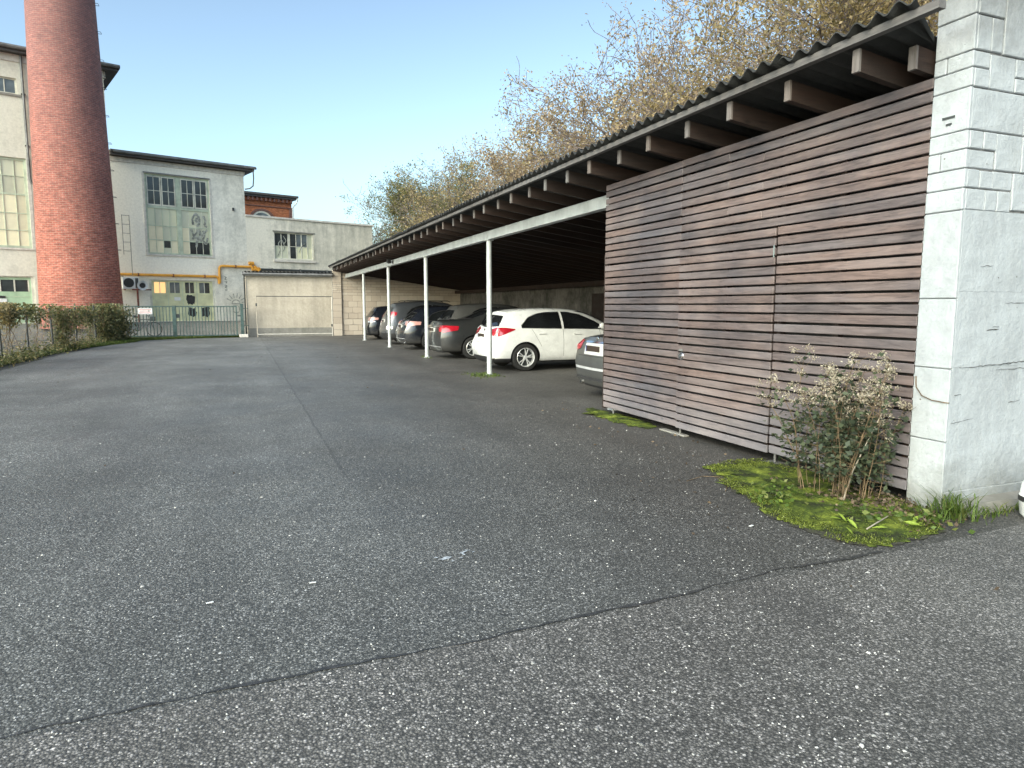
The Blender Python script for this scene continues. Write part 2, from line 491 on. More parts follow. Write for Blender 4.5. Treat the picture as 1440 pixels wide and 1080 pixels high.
M['orange_brick'] = brick_mat('orange_brick', (.52, .17, .07), (.42, .13, .055), (.36, .2, .13))
M['dark_brick'] = plain('dark_brick_trim', (.16, .08, .065), .8)
M['slat'] = wood_mat('weathered_slat', (.106, .089, .087), (.046, .038, .037), (.20, .195, .21), .5, 'y', .5, .5)
M['rafter'] = wood_mat('dark_rafter', (.027, .018, .015), (.014, .010, .009), (.045, .042, .04), .25, 'x', .75, .5)
M['rafter_end'] = wood_mat('grey_end_grain', (.125, .115, .11), (.055, .05, .045), (.21, .205, .205), .25, 'z', .8, .7)
M['batten'] = wood_mat('grey_batten', (.12, .119, .118), (.055, .054, .053), (.21, .21, .215), .3, 'y', .75, .6)
M['fibre'] = plaster_mat('fibre_cement', (.060, .061, .062), (.028, .030, .027), .40, .66, .5, bump=.6)
M['steel'] = plain('pale_painted_steel', (.50, .53, .53), .45, 0, .5, .14, 3, .1)
M['green_steel'] = plain('green_painted_steel', (.055, .095, .088), .5, 0, .5, .25, 5, .1)
M['dark_steel'] = plain('dark_steel', (.05, .055, .055), .5, .2, .5)
M['rust'] = plain('rusty_steel', (.20, .07, .05), .7, 0, .4, .3, 8)
M['zinc'] = plain('weathered_zinc', (.20, .20, .195), .5, .4, .5, .2, 3)
M['dark_roof'] = plain('dark_roof_edge', (.085, .08, .078), .7, 0, .4)
M['coping'] = plain('pale_coping', (.58, .55, .50), .7)
M['frame_green'] = plain('pale_green_frame', (.48, .54, .42), .55, 0, .4, .15, 3)
M['frame_cream'] = plain('cream_frame', (.64, .63, .54), .6, 0, .4, .15, 3)
M['door_yellow'] = plain('yellow_green_door', (.66, .66, .42), .6, 0, .4, .12, 2)
M['door_green'] = plain('pale_green_door', (.40, .56, .38), .6, 0, .4, .12, 2)
M['glass'] = glass_mat('dark_window_glass', (.03, .036, .040), .10, .6, .12)
M['glass_sky'] = glass_mat('grey_window_glass', (.10, .12, .13), .12)
M['car_glass'] = glass_mat('tinted_car_glass', (.008, .009, .010), .02, .6, 0)
M['milky'] = milky_mat('milky_pane')
M['milky_warm'] = milky_mat('milky_pane_lit', .05, (.66, .63, .47))
M['lit'] = NM('lit_window'); M['lit'].set(M['lit'].b.inputs['Emission Color'], (1.0, .55, .20)); M['lit'] = M['lit'].fin((.5, .35, .2), .4, Emission_Strength=.75)
M['graffiti'] = plain('black_spray_paint', (.03, .03, .032), .6, var=.4, scale=7)
M['grey_spray'] = plain('grey_spray_paint', (.34, .35, .31), .6, var=.4, scale=7)
M['pipe_yellow'] = plain('yellow_gas_pipe', (.72, .34, .045), .45, 0, .5, .12, 2)
M['white_plastic'] = plain('white_plastic', (.70, .71, .70), .4, 0, .5, .08)
M['black_plastic'] = plain('black_plastic', (.022, .022, .023), .5, 0, .5, .2)
M['red_print'] = plain('red_print', (.60, .18, .18), .6)
M['tyre'] = plain('tyre_rubber', (.022, .022, .022), .8, 0, .3, .2, 20, .3)
M['rim'] = plain('alloy_rim', (.72, .73, .74), .3, .45, .5, .08, 8, 0)
M['chrome'] = plain('chrome_trim', (.7, .7, .7), .12, 1, .5, .03, 4, 0)
M['red_light'] = light_mat('red_tail_lamp', (.42, .012, .025))
M['pale_light'] = light_mat('clear_tail_lamp', (.55, .30, .27))
M['head_light'] = light_mat('clear_headlamp', (.6, .62, .65), .08)
M['plate'] = plain('number_plate', (.62, .62, .58), .4)
M['plate_dark'] = plain('dark_plate_face', (.035, .022, .015), .6, bump=0)  # dark brown plate colour standing for a blanked-out number
M['blue'] = plain('plate_blue_band', (.02, .06, .35), .4, bump=0)
M['bark'] = plain('tree_bark', (.20, .165, .15), .9, 0, .2, .3, 9, .6)
M['stem'] = plain('dry_stem', (.16, .115, .07), .9, 0, .2, .3, 9, .3)
M['pale_stem'] = plain('pale_dead_stem', (.42, .37, .30), .9, 0, .2, .2)
M['leaf_autumn'] = leaf_mat('autumn_leaves', [(.1, (.10, .095, .05)), (.35, (.26, .22, .12)), (.6, (.40, .32, .18)), (.9, (.50, .40, .25))])
M['leaf_brown'] = leaf_mat('brown_leaves', [(.1, (.14, .105, .075)), (.4, (.32, .25, .18)), (.65, (.45, .35, .25)), (.9, (.50, .43, .27))])
M['leaf_olive'] = leaf_mat('olive_leaves', [(.1, (.07, .085, .04)), (.4, (.14, .16, .065)), (.65, (.24, .235, .09)), (.9, (.36, .29, .12))])
M['dead_leaf'] = leaf_mat('dead_leaf_litter', [(.1, (.05, .038, .028)), (.5, (.11, .08, .055)), (.9, (.20, .15, .10))], .1)
M['leaf_dark'] = leaf_mat('dark_green_leaves', [(.1, (.025, .035, .024)), (.5, (.055, .075, .045)), (.9, (.13, .15, .085))], .3)
M['leaf_creeper'] = leaf_mat('creeper_leaves', [(.1, (.06, .07, .038)), (.45, (.12, .135, .065)), (.7, (.21, .20, .10)), (.92, (.33, .24, .13))], .35)
M['leaf_bright'] = leaf_mat('bright_leaves', [(.1, (.20, .32, .04)), (.9, (.50, .56, .12))], .4)
M['grass'] = leaf_mat('grass_blades', [(.1, (.035, .06, .016)), (.6, (.10, .16, .03)), (.95, (.24, .22, .09))], .3)
M['seedhead'] = leaf_mat('fluffy_seed_heads', [(.1, (.24, .20, .15)), (.6, (.42, .38, .30)), (.9, (.56, .52, .44))], .3)

# ------------------------------------------------------------------ ground
def hgt(x, y):
    t = min(1, max(0, (y - 36.0) / 6.5)); t = t * t * (3 - 2 * t)
    return .6 * t
def sheet(name, xs, ys, mat, dz=0, kind='structure'):
    mb = MB(); mb.grid([[(x, y, hgt(x, y) + dz) for x in xs] for y in ys])
    return tag(mb.build(name, mat, smooth=True, fix=False), kind=kind)
ys = [-600, -120, -30, 0, 20, 34, 36, 37, 38, 39, 40, 41, 42, 43, 46, 60, 120, 400, 1500]
xs = [-1200, -300, -80, -30, -15, 0, 15, 30, 80, 300, 1200]
g = sheet('ground', xs, ys, M['ground'], -.012)
mb = MB()
E = [(-40, -30), (40, -30), (40, 2.5), (12.5, 2.5), (12.5, 35.4), (-.3, 35.4), (-1.6, 34.9), (-2.9, 34.3), (-4.2, 33.3), (-4.6, 31.5), (-5.0, 28.0),
     (-5.25, 25.0), (-5.3, 22.0), (-5.25, 18), (-5.3, 14), (-5.4, 8), (-5.5, 0), (-9, -6), (-40, -10)]
random.seed(4)
def subdiv_outline(E, step=.6, j=.10):
    out = []
    for i, p in enumerate(E):
        q = E[(i + 1) % len(E)]
        d = math.dist(p, q); n = max(1, int(d / step)) if (max(abs(p[0]), abs(q[0])) < 14 and 0 <= p[1]) else 1
        for k in range(n):
            t = k / n
            jj = j if 0 < k else 0
            out.append((p[0] + (q[0] - p[0]) * t + random.uniform(-jj, jj) * .6, p[1] + (q[1] - p[1]) * t + random.uniform(-jj, jj) * .6))
    return out
E2 = subdiv_outline(E)
mb.add([(x, y, 0) for x, y in E2], [tuple(range(len(E2)))])
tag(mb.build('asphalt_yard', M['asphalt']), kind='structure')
# the lane beyond the gate climbs a little towards the factory
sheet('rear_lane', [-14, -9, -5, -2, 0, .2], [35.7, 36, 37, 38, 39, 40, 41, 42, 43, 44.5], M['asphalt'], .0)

# tar seam running across the yard
random.seed(11)
def seam(name, pts, w, z=.004, jit=.012):
    P = []
    for i in range(len(pts) - 1):
        a, b = Vector(pts[i]), Vector(pts[i + 1]); n = max(2, int((b - a).length / .07))
        for k in range(n): P.append(a.lerp(b, k / n))
    P.append(Vector(pts[-1]))
    rows = []; ox = 0
    for i, p in enumerate(P):
        t = (P[min(i + 1, len(P) - 1)] - P[max(i - 1, 0)]).normalized(); nrm = Vector((-t.y, t.x))
        ox = ox * .8 + random.uniform(-jit, jit)
        ww = w * random.uniform(.15, 1.2) * (.55 + .45 * math.sin(i * .13) ** 2)
        a = p + nrm * (ox - ww / 2); b = p + nrm * (ox + ww / 2)
        rows.append([(a.x, a.y, z), (b.x, b.y, z)])
    m_ = MB(); m_.grid(rows)
    return tag(m_.build(name, M['tar'], fix=False), kind='structure')
seam('tar_seam', [(-2.6, 2.64), (-.84, 2.715), (.10, 2.79), (.85, 2.79), (1.6, 2.83), (2.1, 2.87), (2.8, 2.94), (3.6, 2.93)], .026)

# ------------------------------------------------------------------ loose stones near the camera
def chips():
    rng = np.random.default_rng(5)
    n = 5200
    y = 1.3 + 7.5 * rng.random(n) ** 1.6; x = rng.uniform(-1.6, 3.6, n) * (y / 3.0) ** .8
    k = (x < 4.4) | (y > 9); x, y = x[k], y[k]; n = len(x)
    s = rng.uniform(.0025, .0055, n) * np.where(rng.random(n) < .06, 1.9, 1)
    a = rng.uniform(0, np.pi, n)
    base = np.array([[-1, -.6, 0], [1, -.6, 0], [1, .6, 0], [-1, .6, 0], [-.5, -.3, .6], [.5, -.3, .6], [.5, .3, .6], [-.5, .3, .6]])
    V = np.zeros((n, 8, 3))
    jit = rng.uniform(.75, 1.25, (n, 8, 1))
    B = base[None] * jit
    V[:, :, 0] = x[:, None] + (B[:, :, 0] * np.cos(a)[:, None] - B[:, :, 1] * np.sin(a)[:, None]) * s[:, None]
    V[:, :, 1] = y[:, None] + (B[:, :, 0] * np.sin(a)[:, None] + B[:, :, 1] * np.cos(a)[:, None]) * s[:, None]
    V[:, :, 2] = .0005 + B[:, :, 2] * s[:, None]
    F = np.array([[4, 5, 6, 7], [0, 1, 5, 4], [1, 2, 6, 5], [2, 3, 7, 6], [3, 0, 4, 7]])
    FF = (F[None] + (np.arange(n) * 8)[:, None, None]).reshape(-1, 4)
    m = NM('pale_chips'); r = m.island()
    mt = m.fin(m.ramp(r, [(0, (.15, .15, .145)), (.55, (.30, .30, .29)), (1, (.58, .57, .54))]), .7)
    tag(link('gravel', raw_mesh('gravel', V.reshape(-1, 3), FF, mt)), 'pale loose stone chips strewn over the near asphalt', 'gravel', kind='stuff')
chips()

# white splash of paint on the asphalt
random.seed(3)
def blot(mb, cx, cy, rx, ry, a, z, n=14):
    pts = []
    for k in range(n):
        t = 2 * math.pi * k / n; rr = random.uniform(.55, 1.2)
        X, Y = rx * rr * math.cos(t), ry * rr * math.sin(t)
        pts.append((cx + X * math.cos(a) - Y * math.sin(a), cy + X * math.sin(a) + Y * math.cos(a), z))
    mb.add(pts, [tuple(range(n))])
sp_ = thing('paint_splash', 'small splash of dried bluish white paint on the grey asphalt', 'paint stain', (1.12, 3.82, 0))
M['dried_paint'] = plain('dried_white_paint', (.42, .46, .50), .7, var=.25, scale=40)
for (cx, cy, rx, ry, a) in [(1.07, 3.80, .045, .022, .3), (1.02, 3.83, .012, .01, 0), (1.10, 3.74, .012, .006, .2), (1.205, 3.86, .034, .007, .5), (1.19, 3.83, .008, .03, .1), (1.235, 3.88, .02, .006, -.6), (1.16, 3.77, .012, .006, 0), (1.26, 3.84, .014, .005, .4)]:
    mb = MB(); blot(mb, cx - 1.12, cy - 3.82, rx, ry, a, .0045 + random.uniform(0, .0006)); mb.build('drop', M['dried_paint'], sp_, fix=False)

# ------------------------------------------------------------------ carport
PX = 5.0; WX = 4.68; FX = 4.22; YE = 35.5; SL = .135
def rz(x): return 3.205 - SL * (x - FX)          # underside of a rafter
carport = thing('carport', 'long open carport with corrugated roof and thin pale steel posts', 'carport', (PX, 14.02, 0))
cp = lambda x, y, z: (x - PX, y - 14.02, z)
def cpb(mb, name, mat, **k):
    o = mb.build(name, mat, carport, **k); o.location = (-PX, -14.02, 0); return o
# posts
mb = MB()
mb.lathe([(.0, 0), (.10, 0), (.10, .012), (.057, .014), (.057, 2.885), (.10, 2.887), (.10, 2.90), (0, 2.90)], 16)
pm = mb.mesh('post', M['steel'], True)
for y in (8.62, 14.02, 19.45, 24.87, 30.29):
    link('post', pm, carport, (0, y - 14.02, 0))
# main beam (I section)
mb = MB()
mb.box(PX - .065, PX + .065, 3.64, YE, 2.902, 2.914); mb.box(PX - .065, PX + .065, 3.64, YE, 3.062, 3.074); mb.box(PX - .055, PX - .043, 3.64, YE, 2.914, 3.062)
cpb(mb, 'beam', M['steel'])
for y in (8.62, 14.02, 19.45, 24.87, 30.29):
    mb = MB(); mb.box(PX - .068, PX - .056, y - .04, y + .04, 2.916, 3.06); cpb(mb, 'stiffener', M['steel'])
# inner beam at the back
mb = MB(); mb.box(10.7, 10.85, 3.7, YE, rz(10.7) - .19, rz(10.85) - .01); cpb(mb, 'rear_beam', M['rafter'])
# rafters
random.seed(8)
def rafter_mesh(j):
    mb = MB(); w = .031; x0 = FX + .05 + random.uniform(-.03, .02); x1 = 11.2; h = .16
    def sec(x, lo): return [(x, -w, rz(x) + lo), (x, w, rz(x) + lo), (x, w, rz(x) + h), (x, -w, rz(x) + h)]
    a = sec(x0, .0); b = sec(x0 + .02, 0); c = sec(x1, 0)
    mb.mi = 1; mb.add(a + b, [(0, 1, 2, 3), (0, 1, 5, 4), (1, 2, 6, 5), (2, 3, 7, 6), (3, 0, 4, 7)])
    mb.mi = 0; mb.add(b + c, [(0, 1, 5, 4), (1, 2, 6, 5), (2, 3, 7, 6), (3, 0, 4, 7), (4, 5, 6, 7)])
    return mb.mesh('rafter', [M['rafter'], M['rafter_end']])
rms = [rafter_mesh(j) for j in range(4)]
o = link('rafter', rms[1], carport, (-PX + .24, 3.70 - 14.02, -.02))
y = 3.95; k = 0
while y < YE - .3:
    o = link('rafter', rms[k % 4], carport, (-PX, y - 14.02 + random.uniform(-.015, .015), random.uniform(-.006, .002)))
    y += .69; k += 1
# battens
for x in (4.2, 5.25, 6.3, 7.35, 8.4, 9.45, 10.5):
    mb = MB(); z = rz(x) + .162
    yy = 3.24 if x < 5 else 3.66
    mb.box(x - .03, x + .03, yy, YE + .02, z, z + .055)
    cpb(mb, 'batten', M['batten'])
# corrugated sheets
random.seed(21)
def sheet_mesh(seed):
    random.seed(seed); mb = MB(); rows = []
    n = 5 * 10
    for i in range(n + 1):
        yy = .93 * i / n; zz = .028 * math.cos(2 * math.pi * yy / .177)
        rows.append((yy, zz))
    top = [[(x, yy, rz(x) + .245 + zz) for x in (4.10, 4.12, 6.4, 8.7, 11.3)] for yy, zz in rows]
    bot = [[(x, yy, rz(x) + .236 + zz) for x in (4.10, 4.12, 6.4, 8.7, 11.3)] for yy, zz in rows]
    mb.grid(top); mb.grid(bot)
    e = [[(4.10, yy, rz(4.1) + .236 + zz), (4.10, yy, rz(4.1) + .245 + zz)] for yy, zz in rows]; mb.grid(e)
    return mb.mesh('roof_sheet', M['fibre'], True)
shm = [sheet_mesh(s_) for s_ in range(3)]
mb = MB(); rows = [(3.36 + .30 * i / 18, .028 * math.cos(2 * math.pi * (3.36 + .30 * i / 18 - 3.66) / .177)) for i in range(19)]
for dz_ in (.245, .236): mb.grid([[(x, yy + max(0, x - 4.12) / .535 * (3.655 - yy) * .93, rz(x) + dz_ + zz) for x in (4.10, 4.12, 4.655)] for yy, zz in rows])
mb.grid([[(4.10, yy, rz(4.1) + .236 + zz), (4.10, yy, rz(4.1) + .245 + zz)] for yy, zz in rows])
cpb(mb, 'roof_sheet', M['fibre'], smooth=True, fix=False)
y = 3.66; k = 0
while y < YE - .1:
    link('roof_sheet', shm[k % 3], carport, (-PX + random.uniform(-.02, .02), y - 14.02, (k % 2) * .006), (0, random.uniform(-.0015, .0015), 0))
    y += .885; k += 1
mb = MB()
for (y0, y1) in ((3.7, 14), (14.02, 24.8), (24.82, YE)):
    mb.box(11.0, 11.2, y0, y1, 0, 2.15)
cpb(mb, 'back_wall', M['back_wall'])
mb = MB(); mb.box(10.97, 11.0, 3.8, YE, .95, 1.0); cpb(mb, 'wall_rail', M['rafter'])
# concrete floor bay edges, stored boards against the back wall
mb = MB(); mb.box(10.80, 10.83, 19.0, 20.2, 0.0, 1.9)
tag(mb.build('sheet_board', M['rafter']), 'dark board leaning on the back wall of the carport', 'board')

# partition between the open bays and the slatted store, unseen, added to darken the store
mb = MB(); mb.box(4.76, 10.98, 8.50, 8.54, .05, 2.20); cpb(mb, 'shade_partition', M['rafter'])

# lamp with sensor on the beam
t = thing('flood_lamp', 'small black floodlight fixed to the pale beam above the second farthest post', 'lamp', (PX - .07, 23.7, 3.0))
mb = MB(); mb.box(-.02, 0.0, -.05, .05, -.05, .05); mb.box(-.10, -.02, -.015, .015, -.01, .01); mb.build('bracket', M['black_plastic'], t)
mb = MB(); mb.prism([(-.20, -.03), (-.20, .08), (-.08, .10), (-.08, -.05)], -.09, .09); mb.build('lamp_housing', M['black_plastic'], t)
mb = MB(); mb.lathe([(0, .0), (.035, 0), (.04, .03), (.03, .06), (0, .065)], 12, 'z', (-.12, .13, -.05)); mb.build('sensor', M['black_plastic'], t, smooth=True)

# ------------------------------------------------------------------ far end wall of beige blocks
t = thing('block_end_wall', 'end wall of pale pinkish blocks closing the far end of the carport', 'wall', (4.33, YE, 0))
mb = MB(); mb.box(.02, 6.9, .03, .28, 0, 3.42); mb.build('mortar', M['joint'], t)
random.seed(9)
bm_cache = {}
def block_obj(parent, name, x0, x1, z0, z1, d, mat, y0=0.0, c=.008):
    key = (name, round(x1 - x0, 2), round(z1 - z0, 2), round(d, 3), mat.name)
    if key not in bm_cache:
        bm_cache[key] = MB().cbox(0, x1 - x0, 0, d, 0, z1 - z0, c).mesh(name, mat)
    return link(name, bm_cache[key], parent, (x0, y0, z0))
z = .02; r_ = 0
while z < 3.3:
    h = .30 if 0 < r_ < 7 else (.22 if r_ == 0 else .14)
    if z + h > 3.42: h = 3.42 - z
    x = 0.0 - (.22 if r_ % 2 else 0)
    while x < 6.9:
        w = .48
        x0 = max(x, 0); x1 = min(x + w, 6.92)
        if x1 - x0 > .06:
            if r_ == 7 and False: pass
            block_obj(t, 'block', x0, x1 - .012, z, z + h - .012, .05, M['block'], random.choice((0, .004, .008, -.004)))
        x += w
    z += h; r_ += 1

# ------------------------------------------------------------------ near white block wall (gable of the carport)
WY = 3.35; CX0 = 4.69
t = thing('white_block_wall', 'white painted block wall standing at the near end of the carport', 'wall', (CX0, WY, 0))
mb = MB()
mb.cbox(.012, 6.6, .012, .29, .0, 3.62, .01); mb.build('core', M['joint'], t)
random.seed(31)
# front (wide) face blocks: rectangles in local x, z
rects = [(0, .27, 3.455, 3.62), (.27, .62, 3.22, 3.62), (.62, 1.1, 3.34, 3.62), (.62, 1.1, 3.22, 3.335), (1.1, 1.6, 3.22, 3.62),
         (0, .145, 3.225, 3.45), (.145, .265, 3.225, 3.45),
         (0, .155, 3.115, 3.22), (0, .155, 2.985, 3.11), (.155, .42, 2.985, 3.215), (.42, .60, 3.09, 3.215), (.42, .60, 2.985, 3.085), (.6, 1.05, 2.985, 3.215),
         (0, .55, 2.705, 2.98), (.55, .95, 2.85, 2.98), (.55, .95, 2.705, 2.845),
         (0, .14, 2.578, 2.70), (.14, .275, 2.578, 2.70), (0, .27, 2.448, 2.573), (.275, .55, 2.448, 2.70), (.55, .86, 2.448, 2.70),
         (0, .13, 2.316, 2.443), (.13, .265, 2.316, 2.443), (.265, .48, 2.316, 2.443), (.48, .95, 2.18, 2.443),
         (0, .20, 2.165, 2.311), (.20, .33, 2.165, 2.311), (.33, .475, 2.165, 2.311)]
for (a, b, c, d) in rects:
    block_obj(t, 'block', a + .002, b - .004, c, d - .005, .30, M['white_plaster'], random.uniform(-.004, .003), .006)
# regular larger blocks further right and below
z = 2.165; row = 0
def fill_row(x0, x1, z0, z1, off):
    x = x0 - off; low = z1 < 2.17
    while x < x1:
        w = .5
        a, b = max(x, x0), min(x + w, x1)
        if b - a > .05: block_obj(t, 'block', a + .001, b - (.0012 if low else .003), z0, z1 - (.002 if low else .004), .30, M['white_plaster'], random.uniform(-.0015, .001) if low else random.uniform(-.003, .003), .002 if low else .005)
        x += w
fill_row(1.6, 6.6, 3.22, 3.62, .2); fill_row(1.05, 6.6, 2.985, 3.215, .1); fill_row(.95, 6.6, 2.705, 2.98, .3)
fill_row(.86, 6.6, 2.448, 2.70, .1); fill_row(.95, 6.6, 2.18, 2.443, .25); 
for (z0_, z1_, off_) in ((1.60, 2.164, .3), (1.06, 1.60, .9), (.155, 1.06, .0)):
    x = -off_
    while x < 6.6:
        a, b = max(x, 0), min(x + 2.2, 6.6)
        block_obj(t, 'block', a + .0006, b - .0006, z0_, z1_ - .0008, .30, M['white_plaster'], random.uniform(-.0008, .0004), .0012)
        x += 2.2
def crack(x0, z0, x1, z1, w=.004):
    n = max(3, int(math.dist((x0, z0), (x1, z1)) / .03)); rows = []
    for i in range(n + 1):
        f = i / n; x = x0 + (x1 - x0) * f; z = z0 + (z1 - z0) * f + random.uniform(-.005, .005); ww = w * random.uniform(.3, 1) * math.sin(math.pi * (.04 + .92 * f)) ** .4
        rows.append([(x, -.0052, z - ww), (x, -.0052, z + ww)])
    MB().grid(rows).build('crack', M['crack'], t, fix=False)
for c_ in ((.06, 1.06, .62, 1.075, .004), (.52, 1.075, 1.35, 1.12, .005), (.45, 1.03, 1.3, 1.05, .003), (.32, 1.32, .45, 1.33, .006), (.38, 1.345, .45, 1.35, .004), (.5, 1.52, .72, 1.525, .003),
           (.01, .66, .25, .68, .003), (.03, .86, .1, .865, .004), (.62, .78, .75, .79, .004), (.28, .16, .285, .40, .003), (.02, .30, .02, .47, .004), (.75, 1.85, 1.2, 1.86, .003), (.2, 1.78, .34, 1.785, .003)):
    crack(*c_)
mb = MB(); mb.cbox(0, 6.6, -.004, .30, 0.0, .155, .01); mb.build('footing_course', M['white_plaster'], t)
# corner pier towards the yard: slightly proud plastered strip on the narrow side
mb = MB()
def rough_strip(mb, x, y0, y1, z0, z1, amp=.006):
    rows = []
    nz = int((z1 - z0) / .05)
    for i in range(nz + 1):
        z = z0 + (z1 - z0) * i / nz; rows.append([(x - random.uniform(0, amp), y0 + (y1 - y0) * k / 5, z) for k in range(6)])
    mb.grid(rows)
nz = [0, .52, 1.05, 1.55, 2.16, 2.311, 2.443, 2.573, 2.70, 2.985, 3.11, 3.22, 3.455, 3.62]
for a, b in zip(nz[:-1], nz[1:]):
    splits = [0, .285]
    if b in (2.573, 3.22): splits = [0, .19, .285]
    for c, d in zip(splits[:-1], splits[1:]):
        mb2 = MB().cbox(-.022 + random.uniform(-.003, .003), .012, c + .001, d - .004, a + .003, b - .003, .006)
        mb2.build('facing', M['white_plaster'], t)
# concrete ledge at the foot
mb = MB()
P = []
for i in range(15):
    x = .02 + i * .14
    P.append([(x, -.13 + random.uniform(-.02, .02), 0), (x, -.11 + random.uniform(-.02, .02), .07 + random.uniform(-.015, .015)), (x, -.001, .085)])
mb.grid(P); mb.build('ledge', M['plinth'], t, smooth=30)
# rusty bracket hole
mb = MB(); mb.box(-.028, -.0225, .10, .19, 2.80, 2.815); mb.box(-.028, -.0225, .12, .16, 2.755, 2.768); mb.build('wall_slot', M['dark_steel'], t)
mb = MB(); mb.tube([(-.026, .26, .98), (-.03, .25, .90), (-.03, .2, .84), (-.03, .12, .815), (-.028, .02, .81), (-.02, -.008, .81)], .004, 5); mb.build('dead_tendril', M['stem'], t)

# ------------------------------------------------------------------ slatted store front
t = thing('slatted_wall', 'store front of weathered reddish brown horizontal slats beside the white wall', 'wall', (WX, 3.64, 0))
random.seed(77)
Y0, Y1 = 0, 4.74        # local y; door between 1.47 and 2.98
pitch = .0895; sh = .0715; zb = .095
slat_cache = {}
def slat(parent, y0, y1, z, proud=0, mat=None, h=sh):
    key = (round(y1 - y0, 3), round(h, 3))
    if key not in slat_cache:
        slat_cache[key] = MB().cbox(0, .024, 0, y1 - y0, 0, h, .004).mesh('slat', M['slat'])
    return link('slat', slat_cache[key], parent, (-proud + random.uniform(-.002, .002), y0, z + random.uniform(-.003, .003)), (random.uniform(-.0016, .0016), 0, 0))
door = bpy.data.objects.new('door', None); col.objects.link(door); door.parent = t
door['label'] = 'slatted door leaf with round lock'
n_s = 34
for i in range(n_s):
    z = zb + i * pitch
    h = sh
    slat(t, 3.0, Y1, z, 0.0)
    if i <= 23:
        slat(door, 1.485, 2.985, z - .004, .020)
        slat(t, .0, 1.475, z, .004)
    else:
        if i % 3 == 0: slat(t, 0, 2.995, z, .0)
        elif i % 3 == 1: slat(t, 0, 1.70, z); slat(t, 1.704, 2.995, z)
        else: slat(t, 0, 2.2, z, .002); slat(t, 2.204, 2.995, z)
# upright studs behind
mb = MB()
for y in (.02, .75, 1.42, 1.52, 2.20, 2.90, 3.05, 3.85, 4.66):
    mb2 = MB().box(.028, .085, y, y + .055, .10, 3.10); mb2.build('stud', M['rafter'], t)
MB().box(.09, .10, 0, 4.72, .12, 3.08).build('gap_shade_sheet', M['black_plastic'], t)  # black sheet added behind the gaps, standing for the dark interior
# hinge, handle, lock, feet
MB().box(-.032, -.022, 1.478, 1.492, 1.95, 2.06).build('hinge', M['chrome'], t)
o = MB().lathe([(0, -.045), (.028, -.045), (.034, -.03), (.034, -.022), (.045, -.022), (.045, -.018)], 16, 'x', (0, 2.90, .93)).build('lock', M['chrome'], door, smooth=True)
MB().box(-.028, -.022, 2.87, 2.94, .985, 1.01).build('hasp', M['zinc'], door)
for yy in (1.42, 4.5, 2.95):
    mb = MB(); mb.tube([(.03, yy, .012), (.03, yy, .16)], .012, 8); mb.box(-.05, .09, yy - .07, yy + .07, 0.003, .012); mb.build('foot', M['zinc'], t, smooth=30)

mb = MB()
mb.cbox(0, .08, 0, .5, 0, .02, .006)
tag(mb.build('kerb_stone', M['plinth'], loc=(4.66, 6.45, 0)), 'flat pale concrete kerb piece under the slatted door', 'kerb stone')

exec_parts = []
# ------------------------------------------------------------------ factory buildings
FD = Vector((.952, .306)); FA = math.atan2(.306, .952); FP = Vector((.122, 45.394))
def fpt(s_, off=0.0, z=0.0):      # a point of the facade line: s along it, off into the building
    return (FP.x + FD.x * s_ - FD.y * off, FP.y + FD.y * s_ + FD.x * off, z)

def wall_holes(name, mat, parent, x0, x1, z0, z1, holes, th=.32, y=0.0):
    """front wall sheet with openings and their reveals"""
    xs = sorted({x0, x1, *[h[0] for h in holes], *[h[1] for h in holes]}); zs = sorted({z0, z1, *[h[2] for h in holes], *[h[3] for h in holes]})
    mb = MB()
    for i in range(len(xs) - 1):
        for j in range(len(zs) - 1):
            cx = (xs[i] + xs[i+1]) / 2; cz = (zs[j] + zs[j+1]) / 2
            if any(h[0] < cx < h[1] and h[2] < cz < h[3] for h in holes): continue
            mb.add([(xs[i], y, zs[j]), (xs[i+1], y, zs[j]), (xs[i+1], y, zs[j+1]), (xs[i], y, zs[j+1])], [(0, 1, 2, 3)])
    for (a, b, c, d) in holes:
        mb.add([(a, y, c), (a, y + th, c), (a, y + th, d), (a, y, d)], [(0, 1, 2, 3)])
        mb.add([(b, y, c), (b, y + th, c), (b, y + th, d), (b, y, d)], [(3, 2, 1, 0)])
        mb.add([(a, y, d), (b, y, d), (b, y + th, d), (a, y + th, d)], [(0, 3, 2, 1)])
        mb.add([(a, y, c), (b, y, c), (b, y + th, c), (a, y + th, c)], [(0, 1, 2, 3)])
    return mb.build(name, mat, parent, fix=False)

pane_cache = {}
def pane(parent, x0, x1, z0, z1, y, mat, tilt=0):
    key = (round(x1 - x0, 2), round(z1 - z0, 2), mat.name)
    if key not in pane_cache:
        pane_cache[key] = MB().box(0, x1 - x0, 0, .012, 0, z1 - z0).mesh('pane', mat)
    o = link('pane', pane_cache[key], parent, (x0, y, z0), (random.uniform(-.012, .012) * tilt, 0, random.uniform(-.015, .015) * tilt))
    return o

